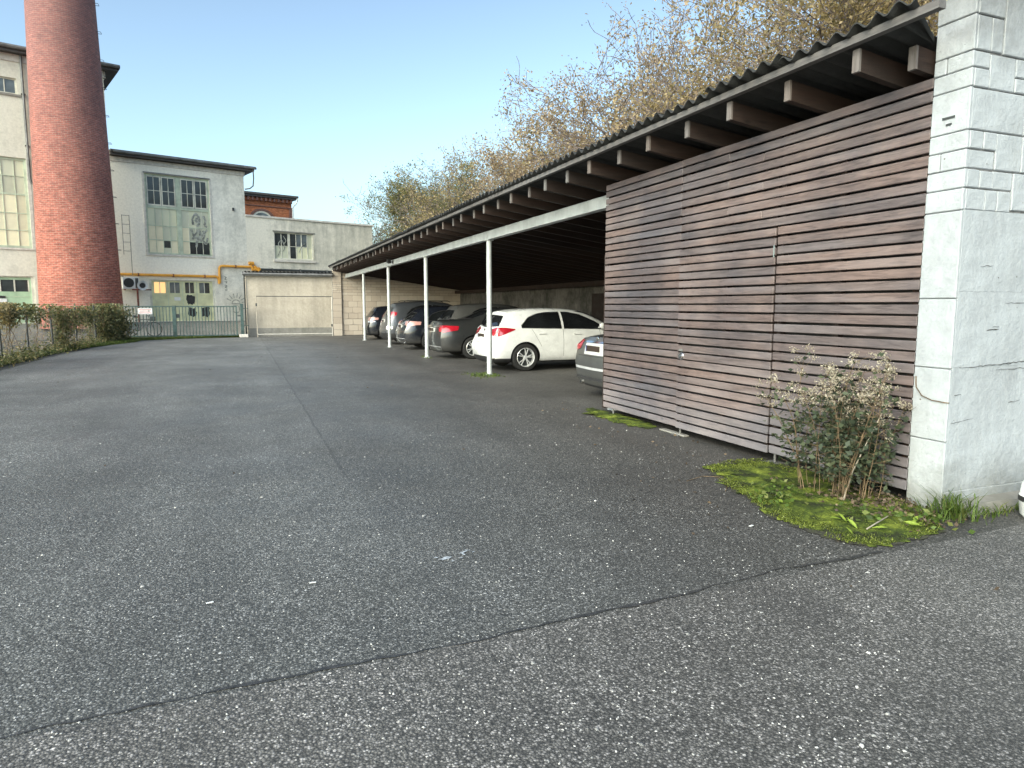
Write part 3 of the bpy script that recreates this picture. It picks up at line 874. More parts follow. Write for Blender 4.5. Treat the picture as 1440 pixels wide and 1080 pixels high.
def window(parent, x0, x1, z0, z1, cols, rows, frame, mats, y=.12, bar=.035, edge=.07, name='window'):
    """cols/rows: lists of fractions of bar positions with widths [(frac, width)]; mats(i, j) -> material of pane column i row j"""
    mb = MB()
    mb.box(x0, x0 + edge, y, y + .07, z0, z1); mb.box(x1 - edge, x1, y, y + .07, z0, z1)
    mb.box(x0 + edge, x1 - edge, y + .001, y + .068, z0, z0 + edge); mb.box(x0 + edge, x1 - edge, y + .001, y + .068, z1 - edge, z1)
    cx = [(x0 + edge, x0 + edge)] + [(x0 + f * (x1 - x0) - w / 2, x0 + f * (x1 - x0) + w / 2) for f, w in cols] + [(x1 - edge, x1 - edge)]
    rzs = [(z0 + edge, z0 + edge)] + [(z0 + f * (z1 - z0) - w / 2, z0 + f * (z1 - z0) + w / 2) for f, w in rows] + [(z1 - edge, z1 - edge)]
    for a, b in cx[1:-1]: mb.box(a, b, y + .004, y + .064, z0 + edge, z1 - edge)
    for a, b in rzs[1:-1]: mb.box(x0 + edge, x1 - edge, y + .007, y + .06, a, b)
    f = mb.build(name, frame, parent)
    for i in range(len(cx) - 1):
        for j in range(len(rzs) - 1):
            pane(f, cx[i][1], cx[i+1][0], rzs[j][1], rzs[j+1][0], y + .035, mats(i, j), 1)
    return f

def bd(name, label, cat='building'):
    return thing(name, label, cat, (FP.x, FP.y, 0), FA)

# --- middle building
B = bd('factory_hall', 'grey rendered factory hall with one very tall window above a yellow green door')
hW = (-5.10, -1.66, 4.42, 8.86); hD = (-5.15, -1.60, .62, 2.98)
wall_holes('front_wall', M['mid_wall'], B, -6.74, .36, .2, 9.55, [hW, hD])
MB().box(.352, .36, .01, 13, .2, 9.55).build('side_wall', M['mid_wall'], B)
MB().box(-6.70, .34, .35, 13, .2, 9.50).build('core', M['black_plastic'], B)
mb = MB(); mb.box(-6.74, .40, -.05, 0.0, 9.30, 9.55); mb.box(.36, .42, -.05, 13, 9.30, 9.55); mb.build('cornice', M['coping'], B)
mb = MB(); mb.box(-6.74, .95, -.50, 13.2, 9.72, 9.84); mb.box(-6.74, .88, -.42, 13.1, 9.58, 9.72); mb.build('roof', M['dark_roof'], B)
mb = MB(); mb.tube([(-6.6, -.50, 9.74), (.97, -.50, 9.74)], .07, 10); mb.build('gutter', M['zinc'], B, smooth=True)
mb = MB(); mb.tube([(.80, -.42, 9.70), (.86, -.30, 9.2), (.86, -.15, 8.75), (.70, -.02, 8.60), (.44, .10, 8.55)], .04, 8); mb.build('downpipe', M['zinc'], B, smooth=True)
random.seed(2)
# the big window: upper casements, then rows of milky sheets
top0 = 7.12; zA, zB, zC, zD = 4.42, 5.22, 6.02, 6.98
f_ = MB()
x0, x1 = hW[0], hW[1]; ymid = x0 + .505 * (x1 - x0)
f_.box(x0, x0 + .10, .10, .19, zA, 8.86); f_.box(x1 - .10, x1, .10, .19, zA, 8.86)
f_.box(x0 + .1, x1 - .1, .102, .188, 8.76, 8.86); f_.box(x0 + .1, x1 - .1, .102, .188, zA, zA + .09)
f_.box(ymid - .13, ymid + .13, .09, .18, zA + .09, 8.76)
f_.box(x0 + .1, ymid - .13, .092, .18, 6.98, 7.12); f_.box(ymid + .13, x1 - .1, .092, .18, 6.98, 7.12)
for z in (5.22, 6.02): f_.box(x0 + .1, ymid - .13, .11, .17, z - .025, z + .025); f_.box(ymid + .13, x1 - .1, .11, .17, z - .025, z + .025)
win = f_.build('window', M['frame_green'], B)
MB().box(x0 - .12, x1 + .12, -.06, .10, zA - .10, zA).build('sill', M['coping'], win)
MB().box(x0 - .05, x1 + .05, -.03, .0, 8.86, 8.93).build('drip_edge', M['zinc'], win)
MB().box(x0 - .12, x0 - .0, -.02, .0, zA, 8.9).build('surround', M['coping'], win)
MB().box(x1 + .0, x1 + .12, -.02, .0, zA, 8.9).build('surround', M['coping'], win)
for half in (0, 1):
    a, b = (x0 + .10, ymid - .13) if half == 0 else (ymid + .13, x1 - .10)
    wq = (b - a) / 2
    for s_ in range(2):
        c0, c1 = a + s_ * wq + .015, a + (s_ + 1) * wq - .015
        m_ = MB(); e = .055
        m_.box(c0, c0 + e, .085, .15, 7.13, 8.75); m_.box(c1 - e, c1, .085, .15, 7.13, 8.75)
        m_.box(c0 + e, c1 - e, .086, .149, 7.13, 7.13 + e + .02); m_.box(c0 + e, c1 - e, .086, .149, 8.75 - e, 8.75)
        cm = (c0 + c1) / 2; m_.box(cm - .015, cm + .015, .09, .145, 7.2, 8.7); m_.box(c0 + e, c1 - e, .092, .143, 7.93, 7.965)
        m_.build('casement', M['frame_cream'], win)
        for (u0, u1) in ((c0 + e, cm - .015), (cm + .015, c1 - e)):
            for (w0, w1) in ((7.205, 7.93), (7.965, 8.695)): pane(win, u0, u1, w0, w1, .12, M['glass'], 1)
    n = 4; wp = (b - a) / n
    for r_, (z0, z1) in enumerate(((zA + .09, 5.195), (5.245, 5.995), (6.045, 6.98))):
        for i in range(n):
            gi = half * 4 + i
            mat = M['milky']
            if r_ == 0: mat = M['milky_warm'] if gi in (0, 1, 3, 4) else (M['glass'] if gi in (2, 5, 6, 7) else M['milky'])
            if r_ == 1 and gi in (0, 1, 4): mat = M['milky_warm']
            if r_ == 0 and gi == 2:
                pane(win, a + i * wp + .012, a + (i + 1) * wp - .012, z0 + .30, z1, .135, M['glass'], 1); pane(win, a + i * wp + .012, a + (i + 1) * wp - .012, z0, z0 + .29, .135, M['milky'], 1)
            else: pane(win, a + i * wp + .012, a + (i + 1) * wp - .012, z0, z1, .135, mat, 1)
    m_ = MB()
    for i in range(1, n):
        m_.box(a + i * wp - .014, a + i * wp + .014, .115, .165, zA + .09, 6.98)
    m_.build('glazing_bar', M['frame_green'] if half == 0 else M['frame_cream'], win)
# sprayed scrawls over the right half of the milky panes: flat paint strokes
def scrawl(parent, name, mat, strokes, y, w=.045, sx=1, ox=0, oz=0):
    mb = MB()
    for k_, st in enumerate(strokes):
        P = [Vector((ox + p[0] * sx, oz + p[1])) for p in st]
        # smooth
        Q = []
        for i in range(len(P) - 1):
            for k in range(5): Q.append(P[i].lerp(P[i+1], k / 5))
        Q.append(P[-1])
        for _ in range(2): Q = [Q[0]] + [(Q[i-1] + Q[i] * 2 + Q[i+1]) / 4 for i in range(1, len(Q)-1)] + [Q[-1]]
        rows = []
        for i, p in enumerate(Q):
            t_ = (Q[min(i+1, len(Q)-1)] - Q[max(i-1, 0)]).normalized(); n_ = Vector((-t_.y, t_.x)) * (w * random.uniform(.35, .6))
            rows.append([(p.x - n_.x, y - k_ * .0007, p.y - n_.y), (p.x + n_.x, y - k_ * .0007, p.y + n_.y)])
        mb.grid(rows)
    return mb.build(name, mat, parent, fix=False)
scrawl(win, 'spray_mark', M['grey_spray'], [[(-2.62, 6.2), (-2.66, 6.55), (-2.48, 6.85), (-2.30, 6.7), (-2.28, 6.3), (-2.40, 6.12)], [(-2.5, 6.5), (-2.32, 6.62), (-2.25, 6.45), (-2.42, 6.35), (-2.5, 6.5)],
      [(-2.05, 6.75), (-1.92, 6.5), (-2.0, 6.2), (-1.86, 6.12)], [(-2.7, 5.35), (-2.5, 5.7), (-2.3, 5.95), (-2.25, 5.6), (-2.45, 5.3), (-2.5, 4.9)], [(-2.1, 5.9), (-2.0, 5.6), (-2.15, 5.35), (-1.95, 5.1), (-1.85, 5.5)],
      [(-2.75, 5.95), (-2.6, 5.5), (-2.35, 5.4), (-2.05, 5.75), (-1.85, 5.95)], [(-2.5, 5.1), (-2.4, 5.5), (-2.2, 5.25)]], .112, .13)
# yellow-green door
dr = bpy.data.objects.new('garage_door', None); col.objects.link(dr); dr.parent = B
dw = [(-4.88, -4.29, 2.23, 2.84), (-4.06, -3.53, 2.23, 2.84), (-3.24, -2.75, 2.23, 2.85), (-2.46, -1.88, 2.24, 2.85)]
wall_holes('door_face', M['door_yellow'], dr, -5.02, -1.72, .62, 2.92, dw, .05, .13)
mb = MB(); mb.box(-5.15, -5.02, .06, .16, .62, 2.98); mb.box(-1.72, -1.60, .06, .16, .62, 2.98); mb.box(-5.02, -1.72, .062, .158, 2.92, 2.98); mb.build('door_frame', M['frame_cream'], dr)
for x in (-4.17, -3.385, -2.6): MB().box(x - .012, x + .012, .118, .129, .64, 2.90).build('door_joint', M['frame_green'], dr)
for (a, b) in ((-4.95, -4.23), (-4.12, -3.44), (-3.33, -2.66), (-2.55, -1.80)):
    m_ = MB(); m_.box(a, b, .112, .1285, 1.50, 1.55); m_.box(a, b, .112, .1285, 2.12, 2.17); m_.box(a, b, .112, .1285, .72, .78); m_.build('door_rail', M['door_yellow'], dr)
gm = [M['lit'], M['glass_sky'], M['glass'], M['glass']]
for k, (a, b, c, d) in enumerate(dw):
    m_ = MB(); xm = (a + b) / 2; m_.box(xm - .02, xm + .02, .14, .17, c, d); m_.build('glazing_bar', M['frame_cream'], dr)
    pane(dr, a, xm - .02, c, d, .155, gm[k] if k < 3 else M['glass_sky']); pane(dr, xm + .02, b, c, d, .155, gm[k])
random.seed(12)
def blob(parent, name, mat, cx, cz, rx, rz_, y):
    n = 22; pts = []
    for k in range(n):
        t_ = 2 * math.pi * k / n; q = random.uniform(.75, 1.12)
        u = math.copysign(abs(math.cos(t_)) ** .6, math.cos(t_)); v = math.copysign(abs(math.sin(t_)) ** .6, math.sin(t_))
        pts.append((cx + rx * q * u, y, cz + rz_ * q * v))
    return MB().add(pts, [tuple(range(n))]).build(name, mat, parent, fix=False)
blob(dr, 'spray_mark', M['graffiti'], -2.97, 1.86, .25, .30, .108); blob(dr, 'spray_mark', M['graffiti'], -2.93, 1.12, .25, .27, .108); blob(dr, 'spray_mark', M['graffiti'], -2.18, 1.13, .27, .30, .108)
tag(MB().box(0, .34, 0, .012, 0, .20).build('notice_board', M['white_plastic'], loc=fpt(-3.86, .105, 1.80)), 'small white notice on the yellow green door of the factory hall', 'notice').rotation_euler = (0, 0, FA)
# spray marks on the wall right of the door: a drawn sun and column of signs
sun_st = [[(-.42 + .24 * math.cos(a), 1.62 + .24 * math.sin(a)) for a in [math.pi * k / 8 for k in range(9)]]]
for k in range(7):
    a = math.pi * (k + .3) / 7.4; sun_st.append([(-.42 + .34 * math.cos(a), 1.66 + .34 * math.sin(a)), (-.42 + .60 * math.cos(a), 1.66 + .60 * math.sin(a))])
sun_st += [[(-.66, 1.62), (-.18, 1.62)], [(-.6, 1.5), (-.6, 1.1), (-.25, 1.1), (-.25, 1.5), (-.6, 1.5)], [(-.25, 1.3), (-.05, 1.3)]]
scrawl(B, 'spray_drawing', M['grey_spray'], sun_st, -.006, .05)
scrawl(B, 'spray_lettering', M['grey_spray'], [[(-1.06, 3.25), (-.9, 3.2), (-1.05, 3.1), (-.9, 3.05)], [(-1.05, 2.95), (-.88, 2.95), (-.98, 2.85)], [(-1.04, 2.75), (-.88, 2.7), (-1.04, 2.62), (-.9, 2.55)], [(-1.04, 2.45), (-.9, 2.45)]], -.006, .06)
MB().box(.02, .12, -.08, 0, 7.0, 7.18).build('wall_box', M['dark_steel'], B).location = (-.42, 0, .18)
# ladder rungs
lad = thing('wall_ladder', 'thin steel ladder rungs on the grey wall right of the brick chimney', 'ladder', fpt(-6.36, -.22, 0), FA)
mb = MB(); mb.tube([(0, 0, 4.3), (0, 0, 6.45)], .016, 6); mb.tube([(.36, 0, 3.2), (.36, 0, 6.45)], .016, 6); mb.build('stile', M['zinc'], lad)
rm = MB().tube([(0, 0, 0), (.36, 0, 0)], .014, 6).mesh('rung', M['zinc'])
for k in range(5): link('rung', rm, lad, (0, 0, 4.5 + k * .48))
for z in (4.6, 6.2): MB().tube([(.36, 0, z), (.36, .22, z)], .012, 5).build('bracket', M['zinc'], lad)
# gas pipe
gp = thing('gas_pipe', 'yellow gas pipe running along the factory wall above the doors', 'pipe', fpt(-6.3, -.14, 3.23), FA)
mb = MB(); mb.tube([(-.3, 0, 0), (4.72, 0, 0), (4.86, 0, -.05), (4.90, 0, -.20), (4.90, 0, -.42)], .075, 12); mb.tube([(4.95, 0, -.36), (4.95, 0, .5), (5.0, 0, .60), (5.12, 0, .64), (6.9, 0, .64)], .07, 12); mb.build('pipe_run', M['pipe_yellow'], gp, smooth=True)
for x in (.6, 2.4, 4.1, 5.9): MB().box(x - .03, x + .03, -.085, .14, -.09 + (.64 if x > 5 else 0), .085 + (.64 if x > 5 else 0)).build('clamp', M['rust'], gp)
vl = MB(); vl.tube([(6.9, 0, .64), (6.9, 0, .50), (7.25, 0, .50)], .09, 12); vl.tube([(6.85, 0, .64), (6.85, 0, .95)], .07, 10); vl.tube([(6.70, 0, .86), (7.0, 0, .86)], .11, 12); vl.tube([(7.0, 0, .70), (7.3, 0, .44)], .10, 12); vl.tube([(7.22, 0, .56), (7.32, 0, .44)], .15, 12)
vl.build('valve', M['pipe_yellow'], gp, smooth=True)
# air conditioner, round fan-like disc on red pole, no lamp
ac = thing('air_conditioner', 'white air conditioner box on wall brackets beside the brick chimney', 'air conditioner', fpt(-6.55, -.42, 2.42), FA)
MB().cbox(0, .80, 0, .32, 0, .66, .02).build('casing', M['white_plastic'], ac)
MB().lathe([(0, -.006), (.24, -.006), (.26, -.012), (.26, 0)], 20, 'y', (.30, 0, .34)).build('fan_grille', M['black_plastic'], ac)
MB().box(.62, .77, -.006, 0, .06, .60).build('side_grille', M['dark_steel'], ac)
for x in (.1, .62): MB().box(x, x + .04, .0, .42, -.05, -.003).build('bracket', M['rust'], ac)
fr = thing('disc_on_pole', 'round white rimmed disc on a rusty red pole in front of the wall', 'lamp', fpt(-5.62, -.5, hgt(0, 42)), FA)
MB().tube([(-.24, 0, 0), (-.24, 0, 1.86)], .05, 8).build('pole', M['rust'], fr, smooth=True)
MB().tube([(-.50, 0, 1.80), (.45, 0, 1.80)], .035, 8).build('crossbar', M['rust'], fr, smooth=True)
MB().lathe([(.0, .02), (.14, .02), (.16, -.06), (.27, -.10), (.27, -.06), (.2, .0), (.12, .14), (0, .16)], 20, 'y', (0, -.08, 2.03)).build('ring', M['white_plastic'], fr, smooth=True)
MB().lathe([(0, -.07), (.14, -.07), (.14, .01)], 16, 'y', (0, -.08, 2.03)).build('lens', M['black_plastic'], fr)  # plain dark centre of the disc

# --- low annex
B = bd('annex', 'low flat roofed annex with stained render and one six light window')
hL = (2.10, 4.66, 4.44, 6.12)
wall_holes('front_wall', M['low_wall'], B, .362, 8.93, .2, 6.92, [hL], .28)
MB().box(8.925, 8.93, .01, 9, .2, 6.92).build('side_wall', M['low_wall'], B)
MB().box(.38, 8.90, .30, 9, .2, 6.85).build('core', M['black_plastic'], B)
mb = MB(); mb.box(.362, 9.02, -.08, 9.1, 6.92, 7.03); mb.build('coping', M['coping'], B)
random.seed(6)
w_ = window(B, 2.10, 4.66, 4.44, 6.12, [(.185, .04), (.375, .15), (.56, .03), (.70, .06), (.85, .03)], [(.49, .03)], M['frame_cream'],
       lambda i, j: (M['glass'] if (i < 2 and j == 1) or (i in (0, 1, 2) and random.random() < .5) else (M['glass_sky'] if i < 4 and j == 1 else (M['milky'] if (i == 5 or j == 0) else M['glass_sky']))), .10)
MB().box(2.0, 4.78, -.10, .1, 4.26, 4.38).build('sill', M['coping'], w_)
MB().box(2.0, 4.76, -.03, -.0, 6.12, 6.20).build('lintel', M['plinth'], w_)
scrawl(w_, 'spray_mark', M['grey_spray'], [[(2.3, 4.6), (2.5, 5.0), (2.35, 5.4), (2.6, 5.7), (2.8, 5.2), (2.65, 4.9)], [(2.7, 5.9), (2.9, 5.6), (2.72, 5.4)], [(3.7, 4.9), (3.9, 5.3), (4.1, 5.5)]], .098, .05)
dp = thing('dark_pipe', 'dark horizontal pipe above the corrugated lean-to roof', 'pipe', fpt(1.05, -.14, 3.74), FA)
MB().tube([(0, 0, 0), (5.9, 0, 0)], .075, 10).build('pipe_run', M['dark_steel'], dp, smooth=True)
for x in (.8, 2.6, 4.4): MB().box(x - .03, x + .03, -.085, .14, -.09, .10).build('clamp', M['zinc'], dp)

# --- tall building on the left
B = bd('tall_factory', 'tall pale factory building rising behind the brick chimney')
hT = (-14.2, -10.46, 4.42, 8.90); hG = (-14.6, -10.50, .62, 3.00); hS = (-12.6, -10.60, 11.99, 12.76)
wall_holes('front_wall', M['tall_wall'], B, -24, -6.76, .2, 13.9, [hT, hG, hS])
MB().box(-6.765, -6.76, .01, 16, .2, 13.9).build('side_wall', M['tall_wall'], B)
MB().box(-23.9, -6.80, .34, 15.9, .2, 13.85).build('core', M['black_plastic'], B)
mb = MB(); mb.box(-24, -6.70, -.06, -.002, 13.55, 13.9); mb.box(-6.76, -6.68, -.06, 16, 13.55, 13.9); mb.build('cornice', M['coping'], B)
mb = MB(); mb.box(-24.4, -6.05, -.55, 16.5, 14.02, 14.22); mb.box(-24.3, -6.12, -.45, 16.4, 13.9, 14.02); mb.build('roof', M['dark_roof'], B)
MB().tube([(-24.4, -.55, 14.12), (-6.05, -.55, 14.12)], .09, 8).build('gutter', M['zinc'], B, smooth=True)
mb = MB(); mb.tube([(-10.36, -.12, 13.9), (-10.36, -.12, 7.9), (-10.30, -.12, 7.7), (-10.18, -.12, 7.6), (-10.18, -.12, 1.2)], .06, 8); mb.build('downpipe', M['zinc'], B, smooth=True)
for z in (2.2, 5.0, 9.5, 12.0): MB().box(-10.45 if z > 7 else -10.27, -10.27 if z > 7 else -10.09, -.16, 0, z, z + .05).build('pipe_clamp', M['dark_steel'], B)
random.seed(14)
w_ = window(B, *hT, [(.15, .03), (.29, .03), (.43, .10), (.58, .03), (.72, .03), (.86, .03)], [(.20, .04), (.39, .04), (.60, .09), (.80, .03)], M['frame_green'],
            lambda i, j: M['milky_warm'] if j <= 2 else M['milky'], .10, edge=.12)
MB().box(hT[0] - .1, hT[1] + .12, -.05, .1, 4.33, 4.42).build('sill', M['coping'], w_)
MB().box(hT[1], hT[1] + .14, -.02, 0, 4.42, 8.96).build('surround', M['coping'], w_)
w_ = window(B, *hS, [(.25, .04), (.5, .06), (.75, .04)], [], M['frame_cream'], lambda i, j: M['glass_sky'], .1)
MB().box(hS[0] - .05, hS[1] + .15, -.06, .1, 11.88, 11.99).build('sill', M['plinth'], w_)
dr = bpy.data.objects.new('garage_door', None); col.objects.link(dr); dr.parent = B; dr['label'] = 'pale green door with three dark panes'
wall_holes('door_face', M['door_green'], dr, -14.45, -10.64, .62, 2.95, [(-14.3, -10.75, 2.22, 2.82)], .05, .13)
mb = MB(); mb.box(-10.64, -10.50, .05, .16, .62, 3.0); mb.box(-14.45, -10.64, .052, .158, 2.95, 3.0); mb.build('door_frame', M['frame_cream'], dr)
for k in range(6):
    a = -14.3 + k * .592
    pane(dr, a + .03, a + .562, 2.22, 2.82, .16, M['glass'])
    MB().box(a + .562, a + .622, .12, .18, 2.22, 2.82).build('glazing_bar', M['frame_cream'], dr)
for z in (1.95, 1.4, .85): MB().box(-14.4, -10.7, .118, .129, z, z + .02).build('door_rail', M['frame_green'], dr)
blob(dr, 'spray_mark', M['graffiti'], -11.95, 1.95, .22, .07, .105)
tag(MB().box(0, .42, 0, .012, 0, .24).build('notice_board', M['white_plastic'], loc=fpt(-12.12, .10, 1.62)), 'small white notice on the pale green door at the far left', 'notice').rotation_euler = (0, 0, FA)

# --- orange brick building behind
B = thing('brick_villa', 'orange brick building with bracketed eaves peeping over the annex', 'building', fpt(5.0, 15, 0), FA)
MB().box(-6, 4.28, 0, 8, .2, 10.15).build('wall', M['orange_brick'], B)
mb = MB(); mb.box(-6.3, 4.75, -.45, 8.4, 10.62, 10.78); mb.box(-6.2, 4.62, -.32, 8.3, 10.45, 10.62); mb.build('roof', M['dark_roof'], B)
mb = MB(); mb.box(-6, 4.32, -.08, 8.05, 10.15, 10.45); mb.build('frieze', M['orange_brick'], B)
mb = MB(); mb.box(-6, 4.32, -.06, -.002, 9.72, 9.80); mb.box(4.05, 4.31, -.05, -.001, 6, 9.72); mb.build('brick_band', M['dark_brick'], B)
dm = MB().box(0, .16, -.26, -.081, 0, .26).mesh('eaves_bracket', M['dark_brick'])
for k in range(16): link('eaves_bracket', dm, B, (-1.3 + k * .36, 0, 10.16))
mb = MB(); ac_ = 1.72
ring = []
for k in range(13):
    a = math.pi * k / 12
    ring.append([(ac_ + r0 * math.cos(a), -.06, 8.75 + r0 * .78 * math.sin(a)) for r0 in (.78, 1.02)])
mb.grid(ring); mb.build('window_arch', M['dark_brick'], B, fix=False)
mb = MB(); pts = [(ac_ + .78 * math.cos(math.pi * k / 12), -.03, 8.75 + .61 * math.sin(math.pi * k / 12)) for k in range(13)] + [(ac_ - .78, -.03, 7.6), (ac_ + .78, -.03, 7.6)]
mb.add(pts, [tuple(range(15))]); wd = mb.build('window', M['frame_cream'], B, fix=False)
mb = MB(); pts = [(ac_ + .62 * math.cos(math.pi * k / 12), -.045, 8.75 + .46 * math.sin(math.pi * k / 12)) for k in range(13)] + [(ac_ - .62, -.045, 7.7), (ac_ + .62, -.045, 7.7)]
mb.add(pts, [tuple(range(15))]); mb.build('pane', M['glass_sky'], wd, fix=False)
MB().tube([(4.7, -.4, 10.6), (4.62, -.35, 10.2), (4.36, -.1, 9.85), (4.36, -.1, 6)], .05, 8).build('downpipe', M['coping'], B, smooth=True)

# --- chimney
CH = (-7.42, 40.0)
t = thing('brick_chimney', 'huge round red brick factory chimney at the left', 'chimney', (CH[0], CH[1], 0))
H_ = 30.0
def cr(z): return 1.80 - (z - 1.4) * (.36 / 14.6)
mb = MB(); prof = [(cr(z), z) for z in np.linspace(.4, H_, 60)]
mb.lathe(prof, 96); mb.build('shaft', M['chimney'], t, smooth=60)
mb = MB(); mb.lathe([(cr(H_) + .0, H_ - .3), (cr(H_) + .14, H_ - .2), (cr(H_) + .14, H_), (cr(H_) - .3, H_), (cr(H_) - .3, H_ - 1)], 64); mb.build('rim', M['chimney'], t, smooth=30)
rg_ = MB().tube([(0, 0, 0), (.16, 0, 0), (.16, .30, 0), (0, .30, 0)], .012, 5).mesh('climbing_iron', M['dark_steel'])
for k in range(20):
    z = 3.0 + k * 1.3; a = R(-4)
    link('climbing_iron', rg_, t, (cr(z) * math.cos(a), cr(z) * math.sin(a) - .15, z), (0, 0, 0))
bnd = MB().lathe([(1.0, 0), (1.012, .0), (1.012, .08), (1.0, .08)], 64).mesh('iron_band', M['rust'])

# --- concrete lean-to between the gate and the carport
t = thing('lean_to', 'pinkish concrete lean-to with a corrugated roof edge beside the green gate', 'shed', (.25, YE, 0))
MB().box(0, 4.03, 0, 9.0, 0, 2.93).build('wall', M['lean_wall'], t)
MB().box(0.0, 4.03, -.035, -.001, 0, .42).build('plinth', M['plinth'], t)
mb = MB(); rows = []
for i in range(241):
    x = -.12 + 4.17 * i / 240; rows.append([(x, yy, 3.13 + .07 * (yy + .25) / 1.0 * .6 + .028 * math.cos(2 * math.pi * x / .177)) for yy in (-.25, 1, 4, 8)])
mb.grid(rows); mb.grid([[(p[0], p[1], p[2] - .012) for p in r_] for r_ in rows]); mb.build('corrugated_roof', M['fibre'], t, smooth=True, fix=False)
MB().box(-.12, 4.05, -.2, -.05, 2.935, 3.06).build('fascia', M['zinc'], t)
MB().tube([(-.14, -.24, 3.02), (4.04, -.24, 3.02)], .06, 8).build('gutter', M['zinc'], t, smooth=True)
MB().tube([(-.05, -.20, 3.0), (-.06, -.05, 2.8), (-.06, -.05, .05)], .035, 8).build('downpipe', M['dark_steel'], t, smooth=True)
# pale goal-shaped pipe barrier in front
t = thing('pipe_frame', 'thin pale rectangular pipe frame standing before the pinkish concrete lean-to', 'barrier', (.68, 34.9, 0))
mb = MB(); mb.tube([(0, 0, 0), (0, 0, 1.95)], .017, 8); mb.build('upright', M['lean_wall'], t, smooth=True)
mb = MB(); mb.tube([(3.5, 0, 0), (3.5, 0, 1.95)], .020, 8); mb.build('upright', M['coping'], t, smooth=True)
mb = MB(); mb.tube([(0, 0, 1.95), (3.5, 0, 1.95)], .018, 8); mb.build('top_rail', M['dark_steel'], t, smooth=True)
mb = MB(); mb.tube([(0, 0, .14), (3.5, 0, .14)], .02, 8); mb.build('bottom_rail', M['coping'], t, smooth=True)
MB().box(-.04, .03, -.05, .0, 1.48, 1.62).build('latch_box', M['dark_steel'], t)
MB().box(3.44, 3.50, -.05, .0, .48, .60).build('latch_box', M['dark_steel'], t)
# brick patch and pier where the lean-to meets the end wall
t = thing('brick_pier', 'narrow pier of small pinkish bricks between the lean-to and the carport', 'pier', (4.30, YE - .08, 0))
random.seed(41)
MB().box(.0, .44, .02, .075, 0, 3.2).build('backing', M['joint'], t)
z = .0; r_ = 0
while z < 3.1:
    small = 1.9 < z < 2.6
    h = .10 if small else .31
    x = 0
    while x < .44:
        w = min(.22 if small else .44, .44 - x)
        if w > .03: block_obj(t, 'brick', x, x + w - .008, z, z + h - .01, .05, M['block'], random.uniform(-.006, .004), .006)
        x += w + (0 if not (small and r_ % 2 and x == 0) else -.1)
    z += h; r_ += 1

# ------------------------------------------------------------------ green gate
GX0, GX1, GY = -5.12, -.19, 35.0
t = thing('green_gate', 'long green barred steel gate closing the yard at its far end', 'gate', (-2.87, GY, 0))
mb = MB()
for (a, b) in ((GX0, -2.95), (-2.79, GX1)):
    mb.box(a, b, -.02, .02, 1.44, 1.49); mb.box(a, b, -.02, .02, .10, .15)
mb.box(GX0, GX0 + .05, -.021, .021, .15, 1.44); mb.box(GX1 - .06, GX1, -.021, .021, .15, 1.44)
o = mb.build('frame', M['green_steel'], t); o.location = (2.87, 0, 0)
bm_ = MB().box(-.017, .017, -.012, .012, .15, 1.44).mesh('bar', M['green_steel'])
x = GX0 + .17
while x < GX1 - .1:
    if not (-3.0 < x < -2.74): link('bar', bm_, t, (x + 2.87, 0, 0))
    x += .135
MB().cbox(-.085, .085, -.07, .07, 0, 1.50, .008).build('centre_post', M['green_steel'], t)
MB().box(.085, .2, -.03, .03, .95, 1.12).build('lock_case', M['dark_steel'], t)
t = thing('gate_post', 'green steel post at the right end of the barred gate', 'post', (.02, GY, 0))
MB().cbox(-.07, .07, -.07, .07, 0, 1.60, .008).build('post', M['green_steel'], t)
MB().box(-.2, -.07, -.02, .02, 1.0, 1.06).build('hinge', M['dark_steel'], t); MB().box(.07, .28, -.02, .02, 1.36, 1.39).build('rail', M['green_steel'], t); MB().box(.07, .28, -.02, .02, .55, .58).build('rail', M['green_steel'], t)
MB().cbox(-.15, .25, -.14, .14, 0, .16, .02).build('footing', M['coping'], t)
t = thing('gate_sign', 'small white sign with red print hung on the bars of the green gate', 'sign', (-4.34, GY - .035, 1.12))
MB().box(0, .58, 0, .01, 0, .27).build('sign_plate', M['white_plastic'], t)
MB().box(.04, .54, -.003, -.0005, .20, .225).build('print', M['red_print'], t); MB().box(.08, .5, -.003, -.0005, .13, .155).build('print', M['red_print'], t); MB().box(.04, .54, -.003, -.0005, .05, .075).build('print', M['red_print'], t)
